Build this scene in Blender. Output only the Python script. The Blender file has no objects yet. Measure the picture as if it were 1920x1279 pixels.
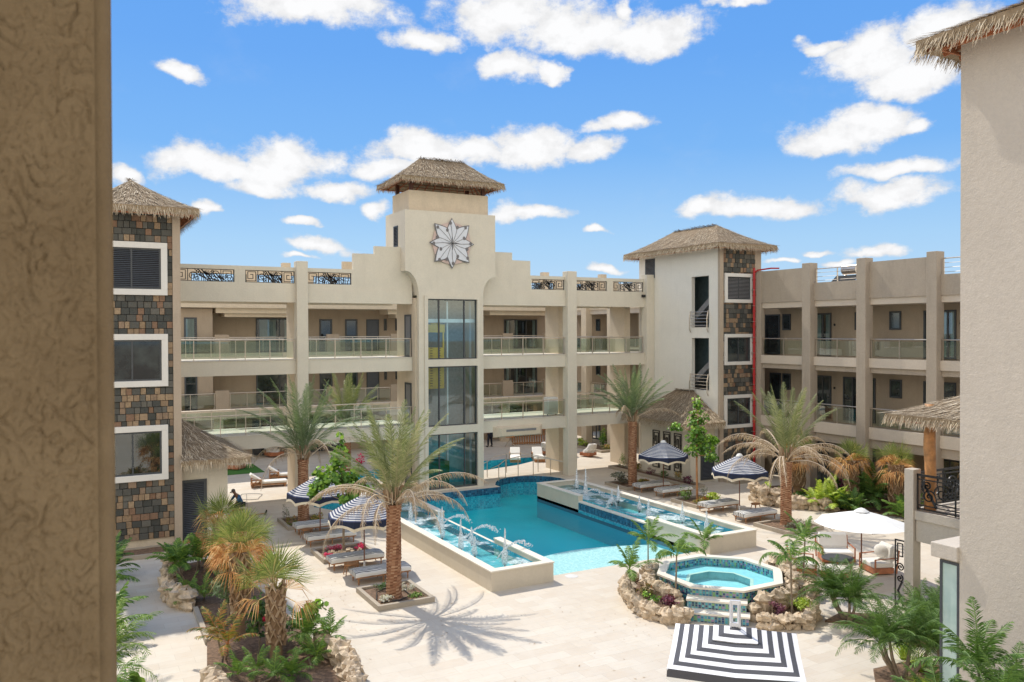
import bpy, bmesh, math, random
from mathutils import Vector, Matrix
from mathutils.geometry import tessellate_polygon
random.seed(11)
R = random.random
U = random.uniform
PI = math.pi
rad = math.radians
C = bpy.context.scene.collection
scene = bpy.context.scene

# ---------------------------------------------------------------- camera
cam_d = bpy.data.cameras.new('camera')
cam = bpy.data.objects.new('camera', cam_d)
C.objects.link(cam)
scene.camera = cam
cam_d.sensor_width = 36
cam_d.lens = 36 * 1558.6 / 1920
cam_d.clip_start = 0.05
cam_d.clip_end = 3000
cam.rotation_mode = 'XYZ'
YAW, PITCH, ROLL = rad(28.617), rad(0.669), rad(0.19)
cam.matrix_world = (Matrix.Translation((0, 0, 8.8)) @ Matrix.Rotation(-YAW, 4, 'Z')
                    @ Matrix.Rotation(PI / 2 - PITCH, 4, 'X') @ Matrix.Rotation(-ROLL, 4, 'Z'))
cam_d.dof.use_dof = True
cam_d.dof.focus_distance = 38
cam_d.dof.aperture_fstop = 11

# ---------------------------------------------------------------- light
SUN_EL = rad(54.0)
SDX, SDY = -0.14, 1.0            # horizontal direction towards the sun
az = math.atan2(SDX, SDY)
sd = bpy.data.lights.new('sun', 'SUN')
sd.energy = 3.1
sd.angle = rad(0.53)
sd.color = (1.0, 0.94, 0.83)
sun = bpy.data.objects.new('sun', sd)
C.objects.link(sun)
tosun = Vector((math.sin(az) * math.cos(SUN_EL), math.cos(az) * math.cos(SUN_EL), math.sin(SUN_EL)))
sun.rotation_euler = tosun.to_track_quat('Z', 'Y').to_euler()
sun.location = (0, 30, 40)

scene.view_settings.view_transform = 'Standard'
scene.view_settings.look = 'None'
scene.view_settings.exposure = 0.5
scene.view_settings.gamma = 1.0

# ---------------------------------------------------------------- sky
world = bpy.data.worlds.new('World')
scene.world = world
world.use_nodes = True
wn = world.node_tree
wn.nodes.clear()


class NT:
    """small helper that builds shader node graphs"""
    def __init__(s, t): s.t = t
    def n(s, ty, **k):
        nd = s.t.nodes.new(ty)
        for a, b in k.items(): setattr(nd, a, b)
        return nd
    def l(s, a, b): s.t.links.new(a, b)
    def inp(s, nd, i, v):
        if v is None: return
        if isinstance(v, (int, float, tuple, list)): nd.inputs[i].default_value = v
        else: s.l(v, nd.inputs[i])
    def m(s, op, a, b=None, c=None, clamp=False):
        nd = s.n('ShaderNodeMath', operation=op, use_clamp=clamp)
        for i, v in enumerate((a, b, c)): s.inp(nd, i, v)
        return nd.outputs[0]
    def vm(s, op, a, b=None):
        nd = s.n('ShaderNodeVectorMath', operation=op)
        s.inp(nd, 0, a); s.inp(nd, 1, b)
        return nd.outputs['Value'] if op in ('LENGTH', 'DOT_PRODUCT') else nd.outputs[0]
    def mix(s, f, a, b, blend='MIX'):
        nd = s.n('ShaderNodeMix', data_type='RGBA', blend_type=blend)
        s.inp(nd, 0, f)
        for i, v in ((6, a), (7, b)):
            if isinstance(v, tuple) and len(v) == 3: v = v + (1,)
            s.inp(nd, i, v)
        return nd.outputs[2]
    def noise(s, vec, scale, detail=3, rough=.5, dist=0):
        nd = s.n('ShaderNodeTexNoise')
        s.inp(nd, 'Vector', vec)
        nd.inputs['Scale'].default_value = scale
        nd.inputs['Detail'].default_value = detail
        nd.inputs['Roughness'].default_value = rough
        nd.inputs['Distortion'].default_value = dist
        return nd.outputs[0]
    def mr(s, v, a, b, c=0., d=1., smooth=False):
        nd = s.n('ShaderNodeMapRange')
        if smooth: nd.interpolation_type = 'SMOOTHSTEP'
        s.inp(nd, 0, v)
        for i, q in enumerate((a, b, c, d)): nd.inputs[i + 1].default_value = q
        return nd.outputs[0]
    def ramp(s, v, stops, const=False):
        nd = s.n('ShaderNodeValToRGB')
        if const: nd.color_ramp.interpolation = 'CONSTANT'
        el = nd.color_ramp.elements
        while len(el) < len(stops): el.new(.5)
        for e, (p, c) in zip(el, stops):
            e.position = p
            e.color = tuple(c) + (1,)
        s.inp(nd, 0, v)
        return nd.outputs[0]
    def obj(s): return s.n('ShaderNodeTexCoord').outputs['Object']
    def pos(s): return s.n('ShaderNodeNewGeometry').outputs['Position']
    def bump(s, h, strength=.3, dist=.02, normal=None):
        nd = s.n('ShaderNodeBump')
        nd.inputs['Strength'].default_value = strength
        nd.inputs['Distance'].default_value = dist
        s.inp(nd, 'Height', h)
        if normal is not None: s.inp(nd, 'Normal', normal)
        return nd.outputs[0]


w = NT(wn)
sky = w.n('ShaderNodeTexSky')
sky.sky_type = 'NISHITA'
sky.sun_disc = False
sky.sun_elevation = SUN_EL
sky.sun_rotation = az
sky.altitude = 0
sky.air_density = 1.0
sky.dust_density = 0.6
sky.ozone_density = 2.0
gen = w.n('ShaderNodeTexCoord').outputs['Generated']
sep = w.n('ShaderNodeSeparateXYZ')
w.l(gen, sep.inputs[0])
hyp = w.m('SQRT', w.m('ADD', w.m('MULTIPLY', sep.outputs[0], sep.outputs[0]), w.m('MULTIPLY', sep.outputs[1], sep.outputs[1])))
aza = w.m('ARCTAN2', sep.outputs[0], sep.outputs[1])
ela = w.m('ARCTAN2', sep.outputs[2], hyp)
comb = w.n('ShaderNodeCombineXYZ')
w.l(aza, comb.inputs[0]); w.l(w.m('MULTIPLY', ela, 1.35), comb.inputs[1])
wv = comb.outputs[0]
n1 = w.n('ShaderNodeTexNoise'); w.l(wv, n1.inputs['Vector']); n1.inputs['Scale'].default_value = 14; n1.inputs['Detail'].default_value = 5
warp = w.vm('SCALE', w.vm('SUBTRACT', n1.outputs[1], (.5, .5, .5)))
warp.node.inputs['Scale'].default_value = .065
pv = w.vm('ADD', wv, warp)
sp2 = w.n('ShaderNodeSeparateXYZ'); w.l(pv, sp2.inputs[0])
# clouds as (azimuth, elevation, half width, half height) in degrees
CLOUDS = [(15.2,20.6,5.3,1.3), (28.5,20.7,4.0,1.9), (32.9,19.7,4.0,1.8), (37.6,19.2,4.2,1.4), (22.7,19.1,2.4,0.8), (28.2,17.4,2.4,0.9), (31.5,17.1,1.1,0.5), (36.0,21.0,0.7,0.5), (43.9,20.9,2.0,0.4), (7.1,16.2,1.5,0.5), (36.0,14.0,2.1,0.7), (52.1,16.6,3.0,1.8), (56.2,17.3,3.3,1.4), (48.7,17.5,1.1,0.5), (53.9,15.3,2.9,1.2), (49.9,12.0,2.5,1.2), (52.1,12.8,2.6,1.3), (54.4,12.5,0.9,0.6), (8.5,10.9,3.0,1.2), (12.9,10.8,3.6,1.6), (11.5,9.5,1.9,0.7), (22.4,11.9,3.3,1.5), (19.8,10.7,2.2,0.8), (25.8,11.9,2.0,1.0), (30.0,12.3,2.9,1.6), (34.1,11.9,2.1,1.0), (53.3,9.8,2.7,0.6), (52.9,8.2,3.5,0.9), (44.3,8.2,3.8,0.8), (41.2,8.3,1.7,0.6), (29.7,8.1,2.2,0.6), (14.4,7.1,0.9,0.3), (15.8,5.8,2.3,0.5), (19.5,8.0,1.0,0.5), (34.4,7.0,0.9,0.3), (49.0,5.2,0.8,0.2), (52.5,5.1,1.8,0.4), (50.6,4.4,1.3,0.3), (46.9,4.7,1.0,0.2), (3.8,9.8,1.2,0.5), (8.4,8.0,0.7,0.4), (17.0,9.3,2.1,0.6), (35.5,4.3,1.1,0.3), (14.2,4.9,1.0,0.2)]
dens = None
for a, e, ha, he in CLOUDS:
    dx = w.m('DIVIDE', w.m('SUBTRACT', sp2.outputs[0], rad(a)), rad(ha) * 1.25)
    dyr = w.m('SUBTRACT', sp2.outputs[1], rad(e) * 1.35)
    # flatter underside: distances below the centre count for more
    dy = w.m('DIVIDE', w.m('MAXIMUM', dyr, w.m('MULTIPLY', dyr, -1.25)), rad(he) * 1.35 * 1.3)
    q = w.m('SUBTRACT', 1.0, w.m('SQRT', w.m('ADD', w.m('MULTIPLY', dx, dx), w.m('MULTIPLY', dy, dy))))
    dens = q if dens is None else w.m('MAXIMUM', dens, q)
fb = w.noise(wv, 24, 12, .68)
fb2 = w.noise(wv, 8, 6, .6)
cl = w.m('ADD', w.m('MULTIPLY', dens, 1.7), w.m('MULTIPLY', w.m('SUBTRACT', fb, .5), 2.6))
alpha = w.mr(cl, -.12, .78, 0, 1, True)
thin = w.m('MULTIPLY', w.mr(fb2, .55, .8), w.mr(w.noise(wv, 5, 9, .75, .5), .42, .8, 0, .32))
alpha = w.m('MAXIMUM', alpha, thin)
shade = w.mr(w.m('ADD', cl, w.m('MULTIPLY', w.m('SUBTRACT', w.noise(wv, 40, 5, .55), .5), 2.2)), .15, 1.25, .80, 1.0)
whitec = w.n('ShaderNodeCombineColor')
w.l(w.m('MULTIPLY', shade, 6.95), whitec.inputs[0]); w.l(w.m('MULTIPLY', shade, 6.97), whitec.inputs[1]); w.l(w.m('MULTIPLY', shade, 7.05), whitec.inputs[2])
hor = w.mr(ela, 0.0, .42)
blue = w.ramp(hor, [(0, (.56, .76, .95)), (.25, (.40, .66, .955)), (.5, (.20, .48, .94)), (.75, (.145, .405, .92)), (1, (.12, .37, .90))])
bscale = w.mix(1.0, blue, (6.95, 6.95, 6.95), 'MULTIPLY')
skyc = w.mix(.04, bscale, sky.outputs[0])
out = w.mix(alpha, skyc, whitec.outputs[0])
# unseen warm clouds added behind the viewer to brighten the shaded facades
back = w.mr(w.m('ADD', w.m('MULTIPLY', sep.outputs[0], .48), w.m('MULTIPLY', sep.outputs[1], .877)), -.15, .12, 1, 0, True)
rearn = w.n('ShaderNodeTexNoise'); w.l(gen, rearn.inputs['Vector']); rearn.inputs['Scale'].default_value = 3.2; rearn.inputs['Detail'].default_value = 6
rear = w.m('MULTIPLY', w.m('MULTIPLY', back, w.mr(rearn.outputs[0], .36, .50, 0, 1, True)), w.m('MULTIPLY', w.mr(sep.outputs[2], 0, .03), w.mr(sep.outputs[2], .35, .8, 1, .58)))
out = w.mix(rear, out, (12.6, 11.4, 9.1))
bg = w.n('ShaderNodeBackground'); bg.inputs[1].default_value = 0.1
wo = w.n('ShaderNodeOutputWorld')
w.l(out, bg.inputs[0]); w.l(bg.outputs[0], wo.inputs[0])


# ---------------------------------------------------------------- materials
MATS = {}


def mat(name, fn):
    m = bpy.data.materials.new(name)
    m.use_nodes = True
    t = m.node_tree
    t.nodes.clear()
    g = NT(t)
    o = g.n('ShaderNodeOutputMaterial')
    g.l(fn(g), o.inputs[0])
    MATS[name] = m
    return m


def pr(g, col, rough=.6, normal=None, metal=0., spec=.5, trans=0., sub=0., alpha=None, coat=0.):
    p = g.n('ShaderNodeBsdfPrincipled')
    if isinstance(col, tuple): col = col + (1,)
    g.inp(p, 'Base Color', col)
    g.inp(p, 'Roughness', rough)
    p.inputs['Metallic'].default_value = metal
    p.inputs['Specular IOR Level'].default_value = spec
    p.inputs['Transmission Weight'].default_value = trans
    p.inputs['Coat Weight'].default_value = coat
    if alpha is not None: g.inp(p, 'Alpha', alpha)
    if normal is not None: g.l(normal, p.inputs['Normal'])
    return p.outputs[0]


def att(g, name='v'):
    return g.n('ShaderNodeAttribute', attribute_name=name).outputs['Fac']


def sc3(c, k): return tuple(x * k for x in c)


def stucco(name, col, bump=.25, var=.07, stain=.2, rough=.88, fine=55):
    def f(g):
        p = g.pos()
        a = g.noise(p, 1.3, 5, .6)
        b = g.noise(p, 14, 4, .6)
        # rain streaks: noise squashed in z
        mp = g.n('ShaderNodeMapping'); mp.inputs['Scale'].default_value = (2.1, 2.1, .4)
        g.l(p, mp.inputs[0])
        st = g.mr(g.noise(mp.outputs[0], 1.2, 5, .65), .52, .75, 0, stain)
        c = g.mix(g.mr(a, .3, .7), sc3(col, 1 - var), sc3(col, 1 + var))
        c = g.mix(g.mr(b, .3, .7, 0, .6), c, sc3(col, 1 - var * 2.4))
        c = g.mix(g.mr(g.noise(p, 2.6, 7, .75), .56, .72, 0, .3), c, sc3(col, 1 - var * 3))
        c = g.mix(st, c, sc3(col, .45))
        h = g.m('ADD', g.noise(p, fine, 4, .65), g.m('MULTIPLY', g.noise(p, fine * .3, 3), 1.2))
        return pr(g, c, rough, g.bump(h, bump, .02), spec=.25)
    return mat(name, f)


stucco('cream', (.68, .575, .44))
stucco('cream_white', (.71, .65, .54), var=.05, stain=.1)
stucco('white_wall', (.80, .765, .69), var=.04, stain=.08)
stucco('greige', (.42, .355, .285), stain=.3)
stucco('taupe', (.42, .335, .25))
stucco('rwall', (.56, .50, .43), bump=.5, fine=26, var=.05, stain=.06)
stucco('trim', (.47, .385, .30))
stucco('kerb', (.42, .36, .285), fine=30)
stucco('white_frame', (.72, .70, .66), bump=.08, var=.03, stain=.08, rough=.6)
stucco('trough', (.62, .55, .44), bump=.12, var=.05, stain=.1)
stucco('cap', (.74, .68, .58), bump=.1, var=.05, stain=.05)


def f_pier(g):
    p = g.pos()
    h = g.m('ADD', g.noise(p, 60, 4, .6), g.m('MULTIPLY', g.noise(p, 200, 3), .5))
    c = g.mix(g.mr(g.noise(p, 7, 5, .6), .3, .7), (.225, .165, .098), (.31, .235, .145))
    return pr(g, c, .8, g.bump(h, .5, .006), spec=.3)
mat('pier', f_pier)


def f_pave(g):
    p = g.pos()
    br = g.n('ShaderNodeTexBrick')
    mp = g.n('ShaderNodeMapping'); mp.inputs['Scale'].default_value = (1, 1, 1)
    g.l(p, mp.inputs[0]); g.l(mp.outputs[0], br.inputs['Vector'])
    br.inputs['Scale'].default_value = 1.0
    br.inputs['Mortar Size'].default_value = .006
    br.inputs['Mortar Smooth'].default_value = .3
    br.inputs['Brick Width'].default_value = .9
    br.inputs['Row Height'].default_value = .45
    br.inputs['Bias'].default_value = -.05
    br.inputs['Color1'].default_value = (.575, .495, .40, 1)
    br.inputs['Color2'].default_value = (.64, .58, .49, 1)
    br.inputs['Mortar'].default_value = (.46, .40, .32, 1)
    a = g.mr(g.noise(p, 1.1, 6, .65), .35, .68)
    mp2 = g.n('ShaderNodeMapping'); mp2.inputs['Scale'].default_value = (1.2, 6, 1)
    g.l(p, mp2.inputs[0])
    vein = g.mr(g.noise(mp2.outputs[0], 2.4, 6, .7, .6), .5, .72)
    c = g.mix(g.m('MULTIPLY', a, .45), br.outputs[0], (.63, .58, .50))
    c = g.mix(g.m('MULTIPLY', vein, .5), c, (.56, .43, .29))
    blot = g.mr(g.noise(p, .35, 6, .68), .42, .72, 0, .42)
    c = g.mix(blot, c, (.50, .43, .35))
    h = g.m('ADD', g.m('MULTIPLY', br.outputs[1], -.6), g.m('MULTIPLY', g.noise(p, 30, 4), .3))
    return pr(g, c, g.mr(g.noise(p, 3, 4), .3, .7, .45, .7), g.bump(h, .25, .01), spec=.35)
mat('pave', f_pave)


def simple(name, col, rough=.6, var=.12, scale=6, bump=0., metal=0., spec=.5, bscale=40, coat=0.):
    def f(g):
        p = g.obj()
        c = g.mix(g.mr(g.noise(p, scale, 4, .6), .3, .7), sc3(col, 1 - var), sc3(col, 1 + var))
        nrm = g.bump(g.noise(p, bscale, 4, .6), bump, .02) if bump else None
        return pr(g, c, rough, nrm, metal, spec, coat=coat)
    return mat(name, f)


simple('soil', (.17, .105, .065), .95, .5, 9, .8)
simple('terrain', (.25, .20, .14), .95, .3, .05)
simple('iron', (.018, .017, .018), .45, .2)
simple('frame_dark', (.055, .062, .07), .4, .1)
simple('louvre', (.085, .095, .115), .45, .1)
simple('louvre_grey', (.20, .20, .205), .5, .1)
simple('backing', (.012, .013, .015), .9, .2)
simple('steel', (.60, .53, .45), .38, .1, metal=.85)
simple('steel_white', (.72, .72, .74), .35, .05, metal=.3)
simple('red_pipe', (.42, .012, .016), .35, .1)
simple('wood', (.36, .17, .07), .55, .35, 5, .2)
simple('wood_red', (.40, .145, .065), .5, .25, 5, .15)
simple('wood_dark', (.10, .035, .02), .5, .3, 5, .2)
simple('pole_wood', (.17, .06, .028), .45, .2)
simple('log', (.50, .24, .09), .55, .4, 4, .35)
simple('cushion', (.76, .73, .68), .9, .04, 3, .15, bscale=8)
simple('cushion_grey', (.60, .58, .55), .9, .1, 3, .3, bscale=5)
simple('canvas_white', (.80, .79, .76), .85, .02)
simple('canvas_navy', (.012, .02, .055), .8, .1)
simple('fringe', (.72, .64, .50), .95, .1)
simple('curtain', (.36, .42, .40), .9, .12, 3)
simple('rock', (.52, .41, .29), .92, .42, 5, 1.0, bscale=16)
simple('turf', (.05, .17, .02), .95, .4, 30, .6)
simple('towel_blue', (.06, .17, .36), .85, .15)
simple('cloth_dark', (.012, .016, .03), .85, .2)
simple('skin', (.30, .16, .10), .6, .08)
simple('cap_grey', (.17, .15, .14), .8, .1)
simple('yellow', (.85, .48, .03), .5, .1)
simple('pink_disc', (.60, .46, .41), .8, .05)
simple('petal', (.68, .70, .75), .6, .03)
simple('petal_line', (.17, .16, .165), .6, .1)
simple('trunk_grey', (.26, .20, .14), .9, .3, 8, .5)
simple('hose', (.10, .10, .10), .6, .1)
simple('white_plastic', (.70, .70, .68), .4, .05)
simple('orange_plastic', (.62, .20, .02), .5, .1)
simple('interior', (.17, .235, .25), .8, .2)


def f_glass(tint, refl, rough=.02):
    def f(g):
        tr = g.n('ShaderNodeBsdfTransparent'); tr.inputs[0].default_value = tint + (1,)
        gl = g.n('ShaderNodeBsdfGlossy'); gl.inputs['Roughness'].default_value = rough
        gl.inputs[0].default_value = (.9, .95, .95, 1)
        fr = g.n('ShaderNodeFresnel'); fr.inputs[0].default_value = 1.5
        mx = g.n('ShaderNodeMixShader')
        g.l(g.m('ADD', g.m('MULTIPLY', fr.outputs[0], 1.0), refl, clamp=True), mx.inputs[0])
        g.l(tr.outputs[0], mx.inputs[1]); g.l(gl.outputs[0], mx.inputs[2])
        return mx.outputs[0]
    return f
mat('rail_glass', f_glass((.70, .80, .74), .06))
mat('pane_clear', f_glass((.62, .72, .74), .10))
mat('pane_tower', f_glass((.66, .86, .92), .10))


def f_pane(g):
    p = g.pos()
    c = g.mix(g.mr(g.noise(p, .9, 4, .6), .4, .65), (.012, .016, .02), (.05, .065, .065))
    return pr(g, c, .04, None, spec=.9)
mat('pane_dark', f_pane)


def f_frost(g):
    p = g.pos()
    c = g.mix(g.mr(g.noise(p, 1.5, 4, .6), .35, .65), (.36, .50, .46), (.50, .62, .57))
    return pr(g, c, .15, None, spec=.8)
mat('pane_green', f_frost)


def f_stone(g):
    v = att(g)
    p = g.pos()
    c = g.ramp(v, [(0, (.06, .068, .066)), (.22, (.10, .103, .096)), (.42, (.15, .147, .13)), (.54, (.36, .25, .155)),
                   (.66, (.42, .30, .19)), (.78, (.28, .165, .105)), (.9, (.33, .23, .155))], True)
    n = g.noise(p, 9, 6, .7)
    c = g.mix(g.mr(n, .3, .7, 0, .55), c, (.10, .085, .065), 'MIX')
    c = g.mix(g.mr(g.noise(p, 26, 4, .7), .62, .8, 0, .35), c, (.42, .40, .36))
    h = g.m('ADD', n, g.m('MULTIPLY', g.noise(p, 30, 4, .7), .5))
    return pr(g, c, .85, g.bump(h, .9, .03), spec=.3)
mat('stone_block', f_stone)


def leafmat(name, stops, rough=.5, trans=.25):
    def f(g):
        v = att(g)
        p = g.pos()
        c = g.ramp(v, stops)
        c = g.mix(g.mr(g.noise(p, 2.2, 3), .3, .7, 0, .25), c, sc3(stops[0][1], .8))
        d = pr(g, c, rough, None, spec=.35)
        tl = g.n('ShaderNodeBsdfTranslucent'); g.l(g.mix(1., c, (1.2, 1.25, .7), 'MULTIPLY'), tl.inputs[0])
        mx = g.n('ShaderNodeMixShader'); mx.inputs[0].default_value = trans
        g.l(d, mx.inputs[1]); g.l(tl.outputs[0], mx.inputs[2])
        return mx.outputs[0]
    return mat(name, f)


leafmat('date_green', [(0, (.14, .175, .06)), (.5, (.24, .27, .12)), (.85, (.36, .37, .20)), (1, (.52, .46, .30))])
leafmat('date_grey', [(0, (0.109, 0.167, 0.072)), (.5, (0.181, 0.246, 0.123)), (.85, (0.290, 0.348, 0.203)), (1, (0.493, 0.478, 0.319))])
leafmat('dry', [(0, (.34, .23, .15)), (.5, (.54, .41, .29)), (1, (.76, .64, .50))], .8, .15)
leafmat('sabal_green', [(0, (.11, .15, .04)), (.5, (.21, .27, .07)), (.85, (.36, .40, .13)), (1, (.50, .38, .17))])
leafmat('sabal_dry', [(0, (0.435, 0.181, 0.058)), (.5, (0.667, 0.348, 0.131)), (1, (0.812, 0.580, 0.275))], .8, .2)
leafmat('areca', [(0, (0.065, 0.145, 0.029)), (.5, (0.131, 0.246, 0.051)), (1, (0.275, 0.406, 0.072))])
leafmat('roeb', [(0, (0.051, 0.109, 0.026)), (.5, (0.102, 0.203, 0.043)), (1, (0.189, 0.304, 0.072))])
leafmat('broad', [(0, (0.072, 0.160, 0.029)), (.5, (0.145, 0.304, 0.043)), (.8, (0.290, 0.478, 0.065)), (1, (0.435, 0.609, 0.087))], .35)
leafmat('shrub', [(0, (0.036, 0.080, 0.022)), (.5, (0.072, 0.145, 0.036)), (1, (0.160, 0.275, 0.058))], .4)
leafmat('croton', [(0, (0.072, 0.116, 0.029)), (.4, (0.174, 0.203, 0.043)), (.7, (0.493, 0.348, 0.072)), (1, (0.522, 0.131, 0.058))])
leafmat('purple', [(0, (0.072, 0.022, 0.043)), (.6, (0.174, 0.043, 0.087)), (1, (0.290, 0.087, 0.116))])
leafmat('lime', [(0, (0.246, 0.362, 0.043)), (.6, (0.478, 0.609, 0.087)), (1, (0.696, 0.754, 0.174))])
leafmat('grass_leaf', [(0, (0.087, 0.160, 0.029)), (.6, (0.174, 0.290, 0.058)), (1, (0.377, 0.478, 0.116))])
leafmat('flower_white', [(0, (0.600, 0.580, 0.500)), (1, (0.800, 0.780, 0.700))], .8, .2)
leafmat('flower_red', [(0, (0.580, 0.029, 0.087)), (.6, (0.899, 0.072, 0.217)), (1, (0.900, 0.290, 0.435))], .8, .2)
leafmat('greyleaf', [(0, (0.131, 0.131, 0.102)), (.6, (0.232, 0.232, 0.174)), (1, (0.406, 0.406, 0.319))], .7)


def f_thatch(g):
    v = att(g)
    p = g.pos()
    c = g.ramp(v, [(0, (.13, .10, .07)), (.25, (.32, .245, .165)), (.6, (.50, .405, .285)), (1, (.74, .64, .49))])
    c = g.mix(g.mr(g.noise(p, .8, 4), .4, .7, 0, .25), c, (.32, .22, .13))
    return pr(g, c, .9, None, spec=.15)
mat('thatch', f_thatch)


def f_boot(g):
    v = att(g)
    c = g.ramp(v, [(0, (.10, .04, .022)), (.5, (.28, .135, .075)), (1, (.46, .28, .17))])
    h = g.noise(g.pos(), 35, 4, .7)
    return pr(g, c, .9, g.bump(h, .5, .02), spec=.2)
mat('palm_trunk', f_boot)


def f_sabtrunk(g):
    v = att(g)
    c = g.ramp(v, [(0, (.13, .075, .04)), (.5, (.32, .21, .125)), (1, (.50, .38, .26))])
    return pr(g, c, .9, g.bump(g.noise(g.pos(), 35, 4, .7), .5, .02), spec=.2)
mat('sabal_trunk', f_sabtrunk)


def f_zebra(g):
    p = g.obj()
    wv_ = g.n('ShaderNodeTexWave', wave_type='BANDS', bands_direction='Y')
    mp = g.n('ShaderNodeMapping'); mp.inputs['Scale'].default_value = (.32, 1, 1); g.l(p, mp.inputs[0])
    g.l(mp.outputs[0], wv_.inputs['Vector'])
    wv_.inputs['Scale'].default_value = 2.7
    wv_.inputs['Distortion'].default_value = 3.6
    wv_.inputs['Detail'].default_value = 1.2
    wv_.inputs['Detail Scale'].default_value = 1.6
    c = g.mix(g.mr(wv_.outputs[1], .60, .68), (.72, .71, .68), (.045, .05, .065))
    return pr(g, c, .85, g.bump(g.noise(p, 5, 3), .4, .04))
mat('zebra', f_zebra)


def f_stripe(dark, light):
    def f(g):
        v = att(g)
        return pr(g, g.mix(g.m('GREATER_THAN', v, .5), dark, light), .85, g.bump(g.noise(g.obj(), 3.5, 3), .25, .05), spec=.2)
    return f
mat('stripe_navy', f_stripe((.045, .058, .125), (.55, .55, .55)))
mat('stripe_grey', f_stripe((.085, .085, .095), (.78, .77, .79)))


def f_mosaic(cols, scale, mort):
    def f(g):
        p = g.pos()
        vo = g.n('ShaderNodeTexVoronoi', feature='F1', distance='CHEBYCHEV'); g.l(p, vo.inputs['Vector'])
        vo.inputs['Scale'].default_value = scale; vo.inputs['Randomness'].default_value = 0
        wn_ = g.n('ShaderNodeTexWhiteNoise'); g.l(vo.outputs['Position'], wn_.inputs['Vector'])
        c = g.ramp(wn_.outputs[0], cols, True)
        return pr(g, g.mix(g.mr(vo.outputs[0], .40, .46), c, mort), .2, None, spec=.6)
    return f
mat('mosaic', f_mosaic([(0, (.02, .05, .16)), (.2, (.03, .17, .33)), (.4, (.05, .35, .42)), (.58, (.15, .48, .50)), (.72, (.20, .42, .14)), (.84, (.03, .07, .12)), (.93, (.32, .20, .36))], 14, (.22, .30, .30)))
mat('mosaic_blue', f_mosaic([(0, (.02, .08, .16)), (.35, (.03, .13, .24)), (.7, (.05, .19, .31)), (.9, (.03, .06, .12))], 9, (.05, .12, .18)))
mat('mosaic_pool', f_mosaic([(0, (.02, .30, .42)), (.35, (.03, .40, .52)), (.7, (.05, .48, .60))], 9, (.10, .36, .48)))


def f_deep(g):
    p = g.pos()
    c = g.mix(g.mr(g.noise(p, .6, 3), .3, .7), (.0, .50, .60), (.005, .60, .69))
    return pr(g, c, .6)
mat('pool_deep', f_deep)


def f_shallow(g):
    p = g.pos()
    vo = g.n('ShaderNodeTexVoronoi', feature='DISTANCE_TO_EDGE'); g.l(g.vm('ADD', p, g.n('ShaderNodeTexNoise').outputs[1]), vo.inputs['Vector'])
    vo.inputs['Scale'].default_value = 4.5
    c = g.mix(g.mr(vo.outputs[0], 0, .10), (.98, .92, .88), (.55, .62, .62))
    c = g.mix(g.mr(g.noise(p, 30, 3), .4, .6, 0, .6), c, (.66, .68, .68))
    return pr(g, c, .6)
mat('pool_shallow', f_shallow)


def f_teal(g):
    c = g.mix(g.mr(g.noise(g.pos(), 3, 3), .3, .7), (.10, .42, .46), (.22, .58, .62))
    return pr(g, c, .6)
mat('pool_teal', f_teal)
simple('pool_light', (.42, .62, .65), .6, .1)


def f_water(tint, sc, bstr, foam, refl=.75):
    def f(g):
        p = g.pos()
        h = g.m('ADD', g.noise(p, sc, 3, .5), g.m('MULTIPLY', g.noise(p, sc * 3.3, 3, .6), .45))
        nrm = g.bump(h, bstr, .06)
        tr = g.n('ShaderNodeBsdfTransparent'); tr.inputs[0].default_value = tint + (1,)
        gl = g.n('ShaderNodeBsdfGlossy'); gl.inputs['Roughness'].default_value = .04; g.l(nrm, gl.inputs['Normal'])
        fr = g.n('ShaderNodeFresnel'); fr.inputs[0].default_value = 1.25; g.l(nrm, fr.inputs[1])
        mx = g.n('ShaderNodeMixShader'); g.l(g.m('MULTIPLY', fr.outputs[0], refl), mx.inputs[0])
        g.l(tr.outputs[0], mx.inputs[1]); g.l(gl.outputs[0], mx.inputs[2])
        if not foam: return mx.outputs[0]
        df = g.n('ShaderNodeBsdfDiffuse'); df.inputs[0].default_value = (.80, .90, .92, 1)
        m2 = g.n('ShaderNodeMixShader')
        fo = g.mr(g.m('MULTIPLY', g.mr(g.noise(p, 1.1, 3, .6), .38, .6), g.noise(p, 9, 6, .75, 1.)), .30, .62, 0, foam)
        g.l(fo, m2.inputs[0]); g.l(mx.outputs[0], m2.inputs[1]); g.l(df.outputs[0], m2.inputs[2])
        return m2.outputs[0]
    return f
mat('water', f_water((.74, .97, .98), 2.2, .45, 0, .10))
mat('water_foam', f_water((.72, .93, .96), 4.5, .8, .75))


def f_jet(g):
    p = g.pos()
    d = pr(g, (.86, .90, .93), .3, g.bump(g.noise(p, 22, 4), .8, .04), spec=.6)
    tr = g.n('ShaderNodeBsdfTransparent')
    mx = g.n('ShaderNodeMixShader'); g.l(g.mr(g.noise(p, 16, 4, .7), .35, .6, .15, .9), mx.inputs[0])
    g.l(tr.outputs[0], mx.inputs[1]); g.l(d, mx.inputs[2])
    return mx.outputs[0]
mat('jet', f_jet)


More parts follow.
